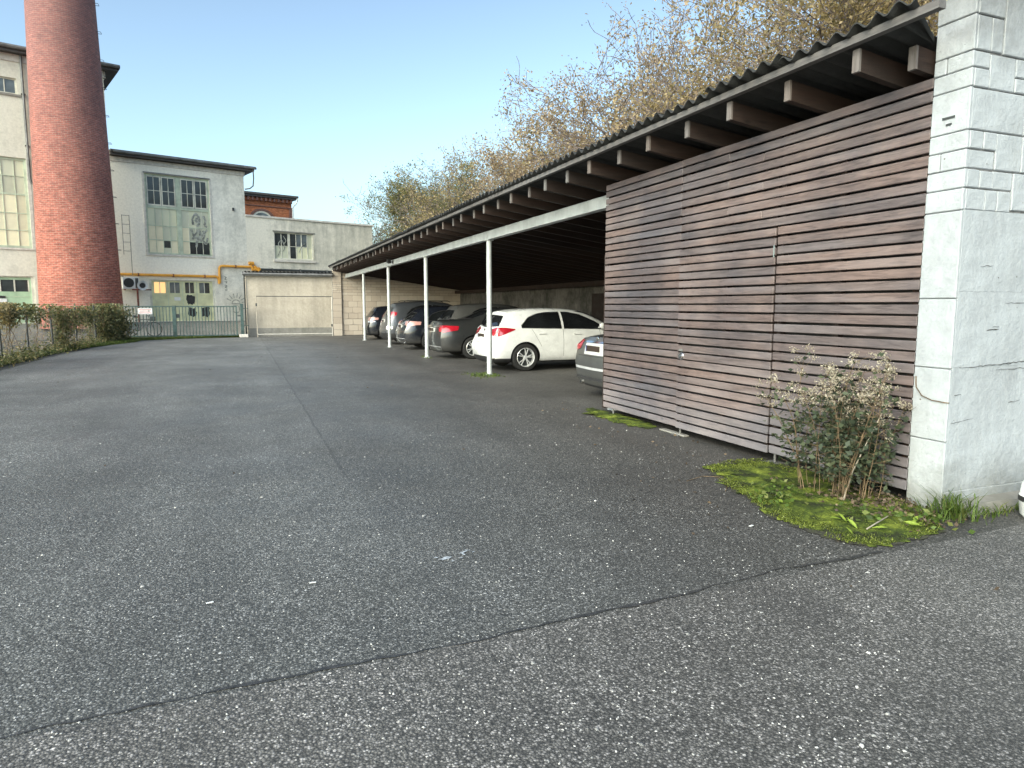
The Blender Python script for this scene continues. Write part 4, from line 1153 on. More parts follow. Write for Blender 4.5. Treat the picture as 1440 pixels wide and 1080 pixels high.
# bicycle behind the gate
def bicycle(name, label, loc, rz_):
    t = thing(name, label, 'bicycle', loc, rz_)
    wh = MB().lathe([(.31, -.018), (.335, -.012), (.345, 0), (.335, .012), (.31, .018)], 28, 'y', (0, 0, 0), True).mesh('tyre', M['tyre'], True)
    hb = MB()
    for k in range(14):
        a = 2 * math.pi * k / 14; hb.tube([(0, .02 * (-1) ** k, 0), (.32 * math.cos(a), 0, .32 * math.sin(a))], .0025, 3)
    hb.lathe([(0, -.04), (.025, -.04), (.025, .04), (0, .04)], 10, 'y'); hm = hb.mesh('rim', M['dark_steel'])
    for x in (0, 1.02):
        w = bpy.data.objects.new('wheel', None); col.objects.link(w); w.parent = t; w.location = (x, 0, .345)
        link('tyre', wh, w); link('rim', hm, w)
    mb = MB(); A, Bp, Cc, D, E_ = (0, 0, .345), (.42, 0, .30), (.26, 0, .80), (.82, 0, .82), (1.02, 0, .345)
    for a, b in ((A, Bp), (A, Cc), (Bp, Cc), (Bp, D), (Cc, D), (D, E_)): mb.tube([a, b], .016, 6)
    mb.tube([Cc, (.24, 0, .95)], .013, 6); mb.tube([D, (.80, 0, .98)], .013, 6); mb.build('frame', M['black_plastic'], t)
    MB().tube([(.12, 0, .95), (.25, 0, .97), (.36, 0, .94)], [.05, .06, .02], 8).build('saddle', M['black_plastic'], t, smooth=True)
    MB().tube([(.72, -.28, 1.0), (.84, -.12, .99), (.84, .12, .99), (.72, .28, 1.0)], .012, 6).build('handlebar', M['dark_steel'], t)
    MB().cbox(.86, 1.10, -.14, .14, .74, .95, .02).build('basket', M['dark_steel'], t)
bicycle('bicycle', 'dark bicycle parked behind the left end of the green gate', (-4.95, 36.9, hgt(0, 36.9)), R(6))
# ------------------------------------------------------------------ leaf scatter helper
def leaves(name, centers, size, mat, parent=None, seed=0, flat=0.0, aspect=.6, drop=0.0):
    rng = np.random.default_rng(seed)
    P = np.asarray(centers, float); n = len(P)
    s = size * rng.uniform(.55, 1.35, n)
    a = rng.normal(size=(n, 3)); a[:, 2] = a[:, 2] * (1 - flat) - drop; a /= np.linalg.norm(a, axis=1)[:, None]
    b = rng.normal(size=(n, 3)); b -= a * (a * b).sum(1)[:, None]; b /= np.linalg.norm(b, axis=1)[:, None]
    nn = np.cross(a, b)
    A = a * s[:, None] * .5; Bv = b * s[:, None] * .5 * aspect
    fold = nn * (s * .10)[:, None]
    V = np.stack([P - A, P + Bv - A * .1 + fold, P + A, P - Bv - A * .1 + fold], 1).reshape(-1, 3)
    F = np.arange(n * 4).reshape(n, 4)
    return link(name, raw_mesh(name, V, F, mat), parent)

def tubes_np(segs, mat, name, parent=None, n=5):
    """segs: list of (p0, p1, r0, r1)"""
    V = []; F = []
    S = np.array([[*a, *b, r0, r1] for a, b, r0, r1 in segs])
    d = S[:, 3:6] - S[:, 0:3]; L = np.linalg.norm(d, axis=1); L[L == 0] = 1e-6; d /= L[:, None]
    up = np.where(np.abs(d[:, 2:3]) < .9, np.array([[0, 0, 1.0]]), np.array([[1.0, 0, 0]]))
    u = np.cross(d, up); u /= np.linalg.norm(u, axis=1)[:, None]; w = np.cross(d, u)
    ang = np.arange(n) * 2 * np.pi / n
    ring = u[:, None, :] * np.cos(ang)[None, :, None] + w[:, None, :] * np.sin(ang)[None, :, None]
    V = np.concatenate([S[:, None, 0:3] + ring * S[:, 6][:, None, None], S[:, None, 3:6] + ring * S[:, 7][:, None, None]], 1)
    k = np.arange(n); k2 = (k + 1) % n
    f = np.stack([k, k2, k2 + n, k + n], 1)
    F = f[None] + (np.arange(len(S)) * 2 * n)[:, None, None]
    me = raw_mesh(name, V.reshape(-1, 3), F.reshape(-1, 4), mat)
    me.polygons.foreach_set('use_smooth', [True] * len(me.polygons))
    return link(name, me, parent)

def tree(name, label, loc, height, spread, seed, mat, nleaf=26000, lsize=.15, trunk_h=.22, group='autumn trees behind the carport', dens=1.0):
    t = thing(name, label, 'tree', loc, 0, group)
    rnd = random.Random(seed); segs = []; tips = []
    def grow(p, d, L, r, lev):
        n = 5 if lev < 2 else 4
        pts = [p]; q = p.copy(); dd = d.copy()
        for i in range(n):
            dd = (dd + Vector((rnd.gauss(0, .11), rnd.gauss(0, .11), rnd.gauss(0.03, .07))) * (1 + .25 * lev)).normalized()
            q2 = q + dd * (L / n); r0 = r * (1 - i / n * .55); r1 = r * (1 - (i + 1) / n * .55)
            segs.append((tuple(q), tuple(q2), r0, r1))
            if lev >= 3: tips.append((tuple(q2), L / n))
            q = q2; pts.append(q.copy())
            if lev < 5 and (i >= 1 or lev > 0):
                m = 2 if lev in (0, 1, 2) and i >= 2 else 1
                for _ in range(m):
                    if lev >= 3 and rnd.random() < .25: continue
                    a = rnd.uniform(0, 2 * math.pi); el = rnd.uniform(.45, 1.05)
                    side = dd.orthogonal().normalized(); side.rotate(Matrix.Rotation(a, 3, dd))
                    nd = (dd * math.cos(el) + side * math.sin(el)); nd.z += .12; nd.normalize()
                    grow(q.copy(), nd, L * rnd.uniform(.50, .72), r1 * rnd.uniform(.5, .68), lev + 1)
    # trunk then main limbs
    base = Vector((0, 0, -.1)); H1 = height * trunk_h
    q = base
    for i in range(3):
        q2 = q + Vector((rnd.uniform(-.1, .1), rnd.uniform(-.1, .1), H1 / 3)); segs.append((tuple(q), tuple(q2), .32 - .04 * i, .28 - .04 * i)); q = q2
    nl = rnd.randint(4, 6)
    for k in range(nl):
        a = 2 * math.pi * (k + rnd.uniform(-.3, .3)) / nl; tl = rnd.uniform(.25, .62) if k else .05
        d = Vector((math.cos(a) * math.sin(tl) * spread, math.sin(a) * math.sin(tl) * spread, math.cos(tl))).normalized()
        grow(q.copy(), d, height * rnd.uniform(.42, .52), .17, 1)
    T = np.array([p for p, _ in tips]); zmax = T[:, 2].max(); scl = height / zmax
    segs = [(tuple(np.array(a) * [1, 1, scl]), tuple(np.array(b) * [1, 1, scl]), r0, r1) for a, b, r0, r1 in segs]
    T[:, 2] *= scl
    big = [s_ for s_ in segs if s_[2] > .035]; small = [s_ for s_ in segs if s_[2] <= .035]
    tubes_np(big, M['bark'], 'trunk', t, 7)
    if small: tubes_np([(a, b, max(r0, .012), max(r1, .009)) for a, b, r0, r1 in small], M['bark'], 'branches', t, 3)
    rng = np.random.default_rng(seed)
    # some boughs keep more leaves than others
    key = np.sin(T[:, 0] * 1.1 + seed) + np.sin(T[:, 1] * 1.3 + 2 * seed) + np.sin(T[:, 2] * 1.2 + seed * .7) + rng.normal(0, .5, len(T))
    pr = np.clip(.75 + .40 * key, .05, 1.6) * (rng.random(len(T)) < .55); pr /= pr.sum()
    idx = rng.choice(len(T), nleaf, p=pr)
    C_ = T[idx] + rng.normal(0, .19, (nleaf, 3))
    leaves('crown', C_, lsize, mat, t, seed, .2, .62, .25)
    return t

TR = [  # x, y, height, spread, seed, material, leaves, size, label
    (18.6, 10.5, 13.2, 1.2, 3, 'leaf_autumn', 34000, .125, 'tall half bare autumn tree nearest the white wall, rising over the roof'),
    (17.0, 17.0, 13.6, 1.15, 5, 'leaf_autumn', 32000, .125, 'broad golden brown tree above the slatted store'),
    (17.4, 24.0, 13.6, 1.0, 8, 'leaf_brown', 32000, .13, 'bushy brown tree whose crown touches the top edge of the photo'),
    (17.0, 33.0, 12.0, .95, 13, 'leaf_brown', 30000, .135, 'rounded brown tree over the middle of the carport roof'),
    (17.0, 43.0, 12.0, .95, 21, 'leaf_autumn', 26000, .15, 'lower orange brown tree left of the rounded brown one'),
    (17.3, 52.0, 13.2, 1.0, 34, 'leaf_olive', 26000, .16, 'thin tree with bare upper twigs above the far roof'),
    (16.8, 62.0, 14.2, 1.0, 55, 'leaf_olive', 28000, .17, 'leafy olive green tree at the far end of the tree row'),
    (25.5, 19.0, 16.5, 1.2, 89, 'leaf_brown', 26000, .15, 'tall brown tree standing behind the front row of trees'),
    (24.5, 31.0, 14.6, 1.1, 144, 'leaf_autumn', 26000, .16, 'tall golden tree standing behind the rounded brown one'),
    (27.0, 9.0, 16.5, 1.25, 233, 'leaf_brown', 26000, .15, 'tall dense tree farthest to the right behind the roof'),
]
for (x, y, h, sp, sd_, mt, nl_, ls, lb) in TR:
    tree('autumn_tree', lb, (x, y, 0), h, sp, sd_, M[mt], int(nl_ * 1.45), ls * .84)
tree('young_tree', 'small pale yellow sapling behind the right end of the annex', (9.9, 56.0, .5), 7.6, .8, 4, M['leaf_olive'], 2500, .13, group=None)

# ------------------------------------------------------------------ chain-link fence on the left
FL = [(-4.95, 34.2), (-5.35, 31.0), (-5.55, 28.6), (-5.75, 26.2), (-5.85, 23.8), (-5.85, 21.4), (-5.85, 19.0), (-5.85, 16.6), (-5.9, 14.2), (-5.95, 11.8), (-6.0, 9.4), (-6.05, 7.0), (-6.1, 4.6)]
t = thing('chain_link_fence', 'wire mesh fence on dark posts along the left edge of the yard', 'fence', (FL[3][0], FL[3][1], 0))
cx_, cy_ = FL[3]
pm = MB().tube([(0, 0, 0), (0, 0, 1.52)], .03, 8).mesh('post', M['dark_steel'], True)
random.seed(17)
for (x, y) in FL: link('post', pm, t, (x - cx_, y - cy_, 0), (random.uniform(-.03, .03), random.uniform(-.03, .03), 0))
mb = MB(); 
for z in (.12, 1.40): mb.tube([(x - cx_, y - cy_, z) for x, y in FL], .004, 4)
mb.build('strand', M['dark_steel'], t)
segs = []
for i in range(len(FL) - 1):
    a, b = Vector((FL[i][0] - cx_, FL[i][1] - cy_, 0)), Vector((FL[i+1][0] - cx_, FL[i+1][1] - cy_, 0)); L = (b - a).length; u = (b - a) / L
    s_ = .10; n = int(L / s_)
    for k in range(-14, n):
        for sg in (1, -1):
            q0, q1 = k * s_, k * s_ + 1.28
            z0, z1 = .12, 1.40
            if q1 <= 0 or q0 >= L: continue
            if q0 < 0: z0 += -q0; q0 = 0
            if q1 > L: z1 -= (q1 - L); q1 = L
            if sg == 1: segs.append((tuple(a + u * q0 + Vector((0, 0, z0))), tuple(a + u * q1 + Vector((0, 0, z1))), .0028, .0028))
            else: segs.append((tuple(a + u * q0 + Vector((0, 0, 1.52 - z0))), tuple(a + u * q1 + Vector((0, 0, 1.52 - z1))), .0028, .0028))
w = tubes_np(segs, M['zinc'], 'wire_mesh', t, 3); w['kind'] = 'stuff'

rng = np.random.default_rng(77)
def along(tv):      # 0..1 along the part of the fence in view (far to near)
    P = np.array(FL[:8]); D = np.concatenate([[0], np.cumsum(np.linalg.norm(np.diff(P, axis=0), axis=1))])
    s_ = tv * D[-1]
    return np.stack([np.interp(s_, D, P[:, 0]), np.interp(s_, D, P[:, 1])], 1)
def creeper(name, label, t0, t1, n, zlo, zhi, thick, mat, size, seed, bias=1.0, cat='climbing plant'):
    r_ = np.random.default_rng(seed)
    c0 = along(np.array([(t0 + t1) / 2]))[0]
    t = thing(name, label, cat, (c0[0], c0[1], 0))
    # clustered
    nc = max(6, n // 90); ct = r_.uniform(t0, t1, nc); cz = zlo + (zhi - zlo) * r_.random(nc) ** bias
    k = r_.integers(0, nc, n)
    tt = np.clip(ct[k] + r_.normal(0, .012, n), t0 - .01, t1 + .01)
    xy = along(tt); z = np.clip(cz[k] + r_.normal(0, .13, n), .02, zhi + .12)
    P = np.stack([xy[:, 0] + r_.normal(0, thick, n) - c0[0], xy[:, 1] + r_.normal(0, .08, n) - c0[1], z], 1)
    leaves('foliage', P, size, mat, t, seed, .1, .8, .1)
    sg = []
    for i in range(max(4, nc // 2)):
        q = ct[r_.integers(0, nc)]; p = along(np.array([q]))[0] - c0; p = Vector((p[0], p[1], 0))
        for s_ in range(6):
            p2 = p + Vector((r_.normal(0, .07), r_.normal(0, .1), zhi / 6)); sg.append((tuple(p), tuple(p2), .009, .007)); p = p2
    tubes_np(sg, M['stem'], 'stems', t, 4)
    return t
creeper('hedge', 'dense green hedge clump at the far end of the wire fence by the gate', .0, .17, 9000, .05, 1.45, .26, M['leaf_creeper'], .085, 1, 1.0, 'hedge')
creeper('creeper', 'green creeper hanging on the wire fence in front of the chimney', .19, .42, 2200, .6, 1.35, .12, M['leaf_creeper'], .08, 2, .6)
creeper('creeper', 'column of ivy wrapped round a fence post before the brick chimney', .395, .435, 1500, .1, 1.35, .14, M['leaf_creeper'], .08, 3, 1)
creeper('creeper', 'dry creeper along the top of the wire fence left of the chimney', .44, .70, 1700, 1.0, 1.42, .12, M['leaf_creeper'], .08, 4, .6)
creeper('creeper', 'yellowing creeper on top of the wire fence at the left edge', .68, .95, 2400, 1.0, 1.45, .14, M['leaf_autumn'], .08, 6, .7)
# scrub at the foot of the fence
r_ = np.random.default_rng(91)
n = 5500; tt = r_.uniform(0, 1, n); xy = along(tt); off = r_.normal(.12, .20, n)
cl = np.sin(tt * 60) + np.sin(tt * 23 + 1)
P = np.stack([xy[:, 0] + off, xy[:, 1] + r_.normal(0, .05, n), np.abs(r_.normal(0, .13, n)) * (1 + .6 * cl.clip(0, 2)) + .02], 1)
o = leaves('undergrowth', P, .075, M['leaf_creeper'], None, 5, .1, .6); tag(o, 'low scrubby undergrowth and dead leaves at the foot of the wire fence', 'undergrowth', kind='stuff')

# grass verge blades
def blades(name, pts, h, mat, seed, label, cat='grass', lean=.35, w=.006, kind='stuff'):
    r_ = np.random.default_rng(seed); P = np.asarray(pts, float); n = len(P)
    a = r_.uniform(0, 2 * np.pi, n); hh = h * r_.uniform(.4, 1.25, n); ln = lean * r_.uniform(.2, 1.4, n) * hh
    dx, dy = np.cos(a), np.sin(a)
    V = np.zeros((n, 6, 3)); ww = w * r_.uniform(.6, 1.4, n)
    for j, (f, wd) in enumerate(((0, 1), (.55, .8), (1, .12))):
        c = P.copy(); c[:, 0] += dx * ln * f ** 2; c[:, 1] += dy * ln * f ** 2; c[:, 2] += hh * (f - .25 * lean * f * f)
        V[:, j * 2] = c + np.stack([-dy, dx, 0 * dx], 1) * (ww * wd)[:, None]; V[:, j * 2 + 1] = c - np.stack([-dy, dx, 0 * dx], 1) * (ww * wd)[:, None]
    F = np.array([[0, 1, 3, 2], [2, 3, 5, 4]])[None] + (np.arange(n) * 6)[:, None, None]
    o = link(name, raw_mesh(name, V.reshape(-1, 3), F.reshape(-1, 4), mat))
    return tag(o, label, cat, kind=kind)
r_ = np.random.default_rng(19)
n = 26000
tt = r_.uniform(0, 1.0, n); xy = along(tt); k = r_.beta(1.2, 1.6, n)
P1 = np.stack([xy[:, 0] - .1 + k * (.55 - .25 * tt + .7 * np.exp(-((tt - .12) / .14) ** 2)), xy[:, 1], 0 * k], 1)
xg = r_.uniform(-5.1, .1, 9000); edge_y = np.interp(xg, [-5.1, -4.2, -2.9, -1.6, .1], [32.6, 33.4, 34.35, 34.95, 35.3])
P2 = np.stack([xg, edge_y + r_.random(9000) * (35.3 - edge_y).clip(.1, 3), 0 * xg], 1)
blades('grass', np.concatenate([P1, P2]), .11, M['grass'], 3, 'rough grass verge under the wire fence and along the gate', w=.009)
# terrain beyond the fence: low retaining wall and pale rail
t = thing('pale_railing', 'pale horizontal rail behind the wire fence at the left edge', 'railing', (-7.2, 21.5, 0))
MB().tube([(-2.4, -2.2, .62), (.15, 2.0, .82)], .045, 8).build('rail', M['coping'], t, smooth=True)
for p in ((-1.4, -.55), (.0, 1.76)): MB().tube([(p[0], p[1], 0), (p[0], p[1], .72)], .03, 6).build('upright', M['dark_steel'], t)
r_ = np.random.default_rng(29)
n = 5000; P = np.stack([r_.uniform(-14, -6.1, n), r_.uniform(17, 40, n), 0 * r_.random(n)], 1)
P[:, 2] = [hgt(a, b) for a, b in P[:, :2]]
o = leaves('leaf_litter', P + [0, 0, .03], .07, M['leaf_brown'], None, 8, .9, .7); tag(o, 'brown fallen leaves on the ground beyond the wire fence', 'fallen leaves', kind='stuff')

# ------------------------------------------------------------------ moss and plants beside the slatted wall
def moss_patch(name, label, outline, seed):
    random.seed(seed)
    # mounded sheet with ragged outline
    cx = sum(p[0] for p in outline) / len(outline); cy = sum(p[1] for p in outline) / len(outline)
    O = []
    for i, p in enumerate(outline):
        q = outline[(i + 1) % len(outline)]; n = max(1, int(math.dist(p, q) / .03))
        for k in range(n):
            t_ = k / n; O.append((p[0] + (q[0] - p[0]) * t_ + random.gauss(0, .032) + .05 * math.sin(i * 2.3 + k * .5), p[1] + (q[1] - p[1]) * t_ + random.gauss(0, .032) + .05 * math.sin(i + k * .37)))
    rings = [1, .96, .9, .8, .66, .5, .32, .15]
    hz = [.007, .010, .012, .016, .022, .024, .024, .024]
    mb = MB()
    rows = [[(cx + (p[0] - cx) * s_, cy + (p[1] - cy) * s_, z + (random.uniform(-.004, .006) if s_ < 1 else 0)) for p in O + [O[0]]] for s_, z in zip(rings, hz)]
    for r__ in rows: r__[-1] = r__[0]
    mb.grid(rows); b = len(mb.v); mb.add([(cx, cy, .024)] , []); L = len(rows[-1]); st = b - L
    for i in range(L - 1): mb.f.append((st + i, st + i + 1, b)); mb.m.append(0)
    o = mb.build(name, M['moss'], smooth=True, fix=False)
    tag(o, label, 'moss', kind='stuff')
    return O
def soil_patch(outline, label):
    random.seed(5); O = []
    for i, p in enumerate(outline):
        q = outline[(i + 1) % len(outline)]
        for k in range(12):
            t_ = k / 12; O.append((p[0] + (q[0] - p[0]) * t_ + .022 * math.sin(i * 1.7 + k * .9), p[1] + (q[1] - p[1]) * t_ + .022 * math.sin(i * 2.1 + k * .7), .0055))
    tag(MB().add(O, [tuple(range(len(O)))]).build('soil', M['soil'], fix=False), label, 'soil', kind='stuff')
MO = [(3.86, 4.92), (4.0, 5.18), (4.35, 5.28), (4.66, 5.22), (4.72, 4.6), (4.70, 3.9), (4.70, 3.45), (4.52, 3.26), (4.30, 3.06), (3.98, 3.0), (3.66, 2.99), (3.50, 3.10), (3.44, 3.40), (3.46, 3.75), (3.62, 4.15), (3.70, 4.55)]
moss_patch('moss', 'bright green moss patch on the asphalt below the slatted wall', [(4.15 + (x - 4.15) * (.93 if x < 4.4 else 1), 4.1 + (y - 4.1) * .955) for x, y in MO], 1)
soil_patch(MO, 'dark damp soil rim round the bright green moss patch')
moss_patch('moss', 'thin dark moss patch under the far end of the slatted wall', [(4.45, 8.45), (4.72, 8.8), (4.82, 8.0), (4.74, 7.2), (4.58, 7.1), (4.44, 7.7)], 2)
def in_poly(x, y, poly):
    c = False; j = len(poly) - 1
    for i in range(len(poly)):
        if (poly[i][1] > y) != (poly[j][1] > y) and x < (poly[j][0] - poly[i][0]) * (y - poly[i][1]) / (poly[j][1] - poly[i][1]) + poly[i][0]: c = not c
        j = i
    return c
r_ = np.random.default_rng(37); P = []
while len(P) < 16000:
    x, y = r_.uniform(3.4, 4.75), r_.uniform(2.95, 5.3)
    if in_poly(x, y, MO) and math.sin(x * 9.1 + 1.3 * math.sin(y * 7)) + math.sin(y * 11.3 + x * 5) + r_.normal(0, .9) > -.5: P.append((x, y, .012))
mg = leaf_mat('moss_fronds', [(.15, (.04, .05, .012)), (.5, (.10, .125, .022)), (.85, (.22, .26, .045))], .25)
blades('moss_fronds', P, .014, mg, 7, 'tiny upright fronds covering the bright moss patch', 'moss', lean=.8, w=.0035)
P = np.concatenate([np.stack([r_.normal(4.98, .10, 500), r_.normal(14.0, .22, 500), 0 * r_.random(500)], 1), np.stack([r_.normal(4.7, .10, 260), r_.normal(13.9, .35, 260), 0 * r_.random(260)], 1), np.stack([r_.normal(4.98, .07, 120), r_.normal(19.5, .25, 120), 0 * r_.random(120)], 1)])
blades('weeds', P, .035, M['grass'], 9, 'short mossy weeds round the foot of the nearest carport post', 'weeds', lean=.9, w=.008)

# tall weed with fluffy seed heads
def weed(name, label, cx, cy, n, h, rx, ry, seed, heads=.8):
    r_ = random.Random(seed); t = thing(name, label, 'plant', (cx, cy, 0)); sg = []; L1 = []; L2 = []; hd = []
    for i in range(n):
        a = r_.uniform(0, 2 * math.pi); q = math.sqrt(r_.random())
        p = Vector((rx * .55 * q * math.cos(a), ry * .6 * q * math.sin(a), 0)); hh = h * r_.uniform(.6, 1.05) * (1.05 - .35 * q)
        d = Vector((math.cos(a) * .25 * q * rx * 1.4, math.sin(a) * .25 * q * ry * 1.4, 1)).normalized(); m = 12; bend = Vector((r_.gauss(0, .03), r_.gauss(0, .05), 0))
        r0 = r_.uniform(.0035, .006)
        for k in range(m):
            d2 = (d + bend * (k / m) + Vector((r_.gauss(0, .04), r_.gauss(0, .04), 0))).normalized(); p2 = p + d2 * hh / m
            if cx + p2.x > 4.63: p2.x = 4.63 - cx
            if cy + p2.y < 3.60 and cx + p2.x > 4.2: p2.y = 3.60 - cy
            sg.append((tuple(p), tuple(p2), r0 * (1 - k / m * .6), r0 * (1 - (k + 1) / m * .6)))
            f = k / m
            if f > .10:
                for s_ in range(3 if f < .7 else 1):
                    aa = r_.uniform(0, 2 * math.pi); ll = r_.uniform(.02, .13) * (1.2 - f * .6)
                    tip = p2 + Vector((math.cos(aa) * ll, math.sin(aa) * ll, r_.uniform(-.02, .05)))
                    sg.append((tuple(p2), tuple(tip), .0018, .001))
                    for _ in range(3): L1.append(tuple(tip + Vector((r_.gauss(0, .022), r_.gauss(0, .022), r_.gauss(0, .018)))))
            if f > .72 and r_.random() < heads:
                for s_ in range(2):
                    aa = r_.uniform(0, 2 * math.pi); ll = r_.uniform(.03, .12)
                    tip = p2 + Vector((math.cos(aa) * ll, math.sin(aa) * ll, r_.uniform(.02, .10))); sg.append((tuple(p2), tuple(tip), .0015, .001))
                    for _ in range(30): hd.append(tuple(tip + Vector((r_.gauss(0, .020), r_.gauss(0, .020), r_.gauss(0, .014)))))
            p = p2; d = d2
    clamp = lambda Q: np.array([(min(x, 4.655 - cx), (max(y, 3.62 - cy) if x + cx > 4.40 else y), max(z, .01)) for x, y, z in Q])
    tubes_np(sg, M['stem'], 'stems', t, 4)
    leaves('foliage', clamp(L1), .048, M['leaf_dark'], t, seed, .3, .62, .2)
    if hd: leaves('seed_heads', clamp(hd), .019, M['seedhead'], t, seed + 1, 0, .5)
    return t
weed('tall_weed', 'tall leafy weed with fluffy pale seed heads in front of the slatted wall', 4.36, 4.08, 24, 1.30, .38, .78, 5, .95)
weed('tall_weed', 'darker leafy weed growing in the corner against the white wall', 4.40, 3.90, 16, 1.05, .22, .22, 6, .25)
# dead sticks and pale stalk
mb = MB(); mb.tube([(4.22, 3.80, .02), (4.25, 3.76, .25), (4.30, 3.66, .55), (4.33, 3.60, .72)], [.006, .005, .004, .003], 6)
tag(mb.build('dead_stalk', M['pale_stem'], smooth=True), 'pale dry stalk leaning in the weeds before the slats', 'stalk')
mb = MB(); mb.tube([(3.80, 3.22, .03), (3.98, 3.27, .05), (4.16, 3.36, .035)], [.004, .005, .003], 6)
tag(mb.build('fallen_twig', M['pale_stem'], smooth=True), 'pale fallen twig lying across the bright moss', 'twig')
mb = MB(); mb.tube([(3.50, 4.78, .006), (3.72, 4.86, .008), (3.83, 4.78, .01), (3.78, 4.58, .008), (3.6, 4.4, .005)], .003, 5)
tag(mb.build('curled_twig', M['stem'], smooth=True), 'thin curled brown tendril on the asphalt beside the moss', 'twig')
r_ = np.random.default_rng(43)
P = np.stack([r_.normal(4.40, .17, 700), r_.normal(3.72, .28, 700), r_.uniform(.01, .05, 700)], 1); P[:, 0] = P[:, 0].clip(3.6, 4.66); P[:, 1] = P[:, 1].clip(3.1, 5)
tag(leaves('dead_leaves', P, .034, M['dead_leaf'], None, 12, .6, .6), 'dead brown leaves heaped round the weed stems', 'fallen leaves', kind='stuff')
LB = [(3.78, 3.36), (3.80, 3.42), (3.83, 3.40), (3.75, 3.43), (3.85, 3.46), (3.76, 3.30), (3.86, 3.17), (3.90, 3.19), (4.14, 3.16), (4.18, 3.14), (4.12, 3.13), (4.22, 3.2), (3.62, 3.2), (3.70, 3.9)]
lv = MB(); s_ = .5
lm = MB().add([(-.045, 0, 0), (-.015, .013, .006), (.02, .014, .008), (.05, 0, .004), (.02, -.014, .008), (-.015, -.013, .006), (0, 0, 0)], [(0, 6, 1), (1, 6, 2), (2, 6, 3), (3, 6, 4), (4, 6, 5), (5, 6, 0)]).mesh('leaf', M['leaf_bright'], True)
random.seed(8)
for i, (x, y) in enumerate(LB):
    o = link('fallen_leaf', lm, None, (x, y, .045), (random.uniform(-.5, .5), random.uniform(-.5, .3), random.uniform(0, 6)))
    tag(o, 'bright yellow green leaf lying on the moss below the weeds', 'leaf', 'bright leaves fallen on the moss')
# small herbs in the moss
r_ = np.random.default_rng(47); P = []
for (cx, cy, n) in ((3.72, 3.95, 60), (4.02, 3.45, 50), (4.3, 3.2, 50), (3.95, 4.2, 40)):
    P.append(np.stack([r_.normal(cx, .09, n), r_.normal(cy, .12, n), r_.uniform(.02, .09, n)], 1))
tag(leaves('ground_herbs', np.concatenate(P), .05, M['grass'], None, 15, .5, .6), 'small green herbs growing in the bright moss', 'herbs', kind='stuff')
# grass tufts at the foot of the white wall
def tuft(label, cx, cy, n, h, sx, sy, seed, lean=.7):
    r_ = np.random.default_rng(seed)
    P = np.stack([r_.normal(cx, sx, n), r_.normal(cy, sy, n), 0 * r_.random(n)], 1)
    for p in P:
        if p[0] > 4.66 and p[1] > 3.33: p[1] = 3.30
        if 3.35 < p[1] < 3.66 and p[0] > 4.64: p[0] = 4.64
    P[:, 0] -= cx; P[:, 1] -= cy
    o = blades('grass_tuft', P, h, M['grass'], seed, label, 'grass', lean=lean, w=.0045, kind=None); o.location = (cx, cy, 0); return o
tuft('long bladed grass tuft at the corner foot of the white wall', 4.66, 3.25, 190, .21, .09, .07, 3, .9)
tuft('small grass tuft on the ledge under the white wall face', 5.02, 3.18, 70, .08, .12, .03, 4, .8)
tuft('thin grass tuft by the pale tub at the right edge', 5.30, 3.20, 30, .07, .06, .03, 5, .8)
# pale tub at the right edge
t = thing('plastic_tub', 'white plastic tub with a dark band against the white wall at the right edge', 'tub', (5.20, 2.99, 0))
MB().lathe([(0, .0), (.10, .0), (.125, .03), (.135, .12), (.138, .125), (.138, .165), (.133, .17), (.125, .25), (.09, .285), (.0, .29)], 28).build('body', M['white_plastic'], t, smooth=40)
MB().lathe([(.1385, .127), (.141, .127), (.141, .163), (.1385, .163)], 28).build('band', M['black_plastic'], t, smooth=True)
r_ = np.random.default_rng(53)
P = np.concatenate([np.stack([r_.normal(4.3, .35, 60), r_.uniform(4.8, 9.5, 60), r_.uniform(.004, .012, 60)], 1), np.stack([r_.normal(3.6, .5, 45), r_.normal(3.8, .9, 45), r_.uniform(.004, .012, 45)], 1), np.stack([r_.uniform(-5, 4.4, 70), r_.uniform(6, 30, 70), r_.uniform(.004, .012, 70)], 1)]); P[:, 0] = P[:, 0].clip(-5, 4.62)
tag(leaves('scattered_leaves', P, .035, M['dead_leaf'], None, 22, .97, .6), 'single brown leaves scattered thinly over the asphalt', 'fallen leaves', kind='stuff')
# litter on the asphalt
for (x, y, sx, sy, a, lb) in ((1.14 - 1.35, 3.65, .018, .007, .2, 'pale flat scrap lying on the left of the near asphalt'), (.30, 3.72, .018, .006, 0, 'pale sliver of litter on the asphalt left of the paint splash'), (3.19, 3.62, .02, .008, .3, 'white scrap of paper on the asphalt before the moss')):
    m_ = MB().cbox(-sx, sx, -sy, sy, 0, .004, .0015); tag(m_.build('litter_scrap', M['white_plastic'], loc=(x, y, .001)), lb, 'litter').rotation_euler = (0, 0, a)
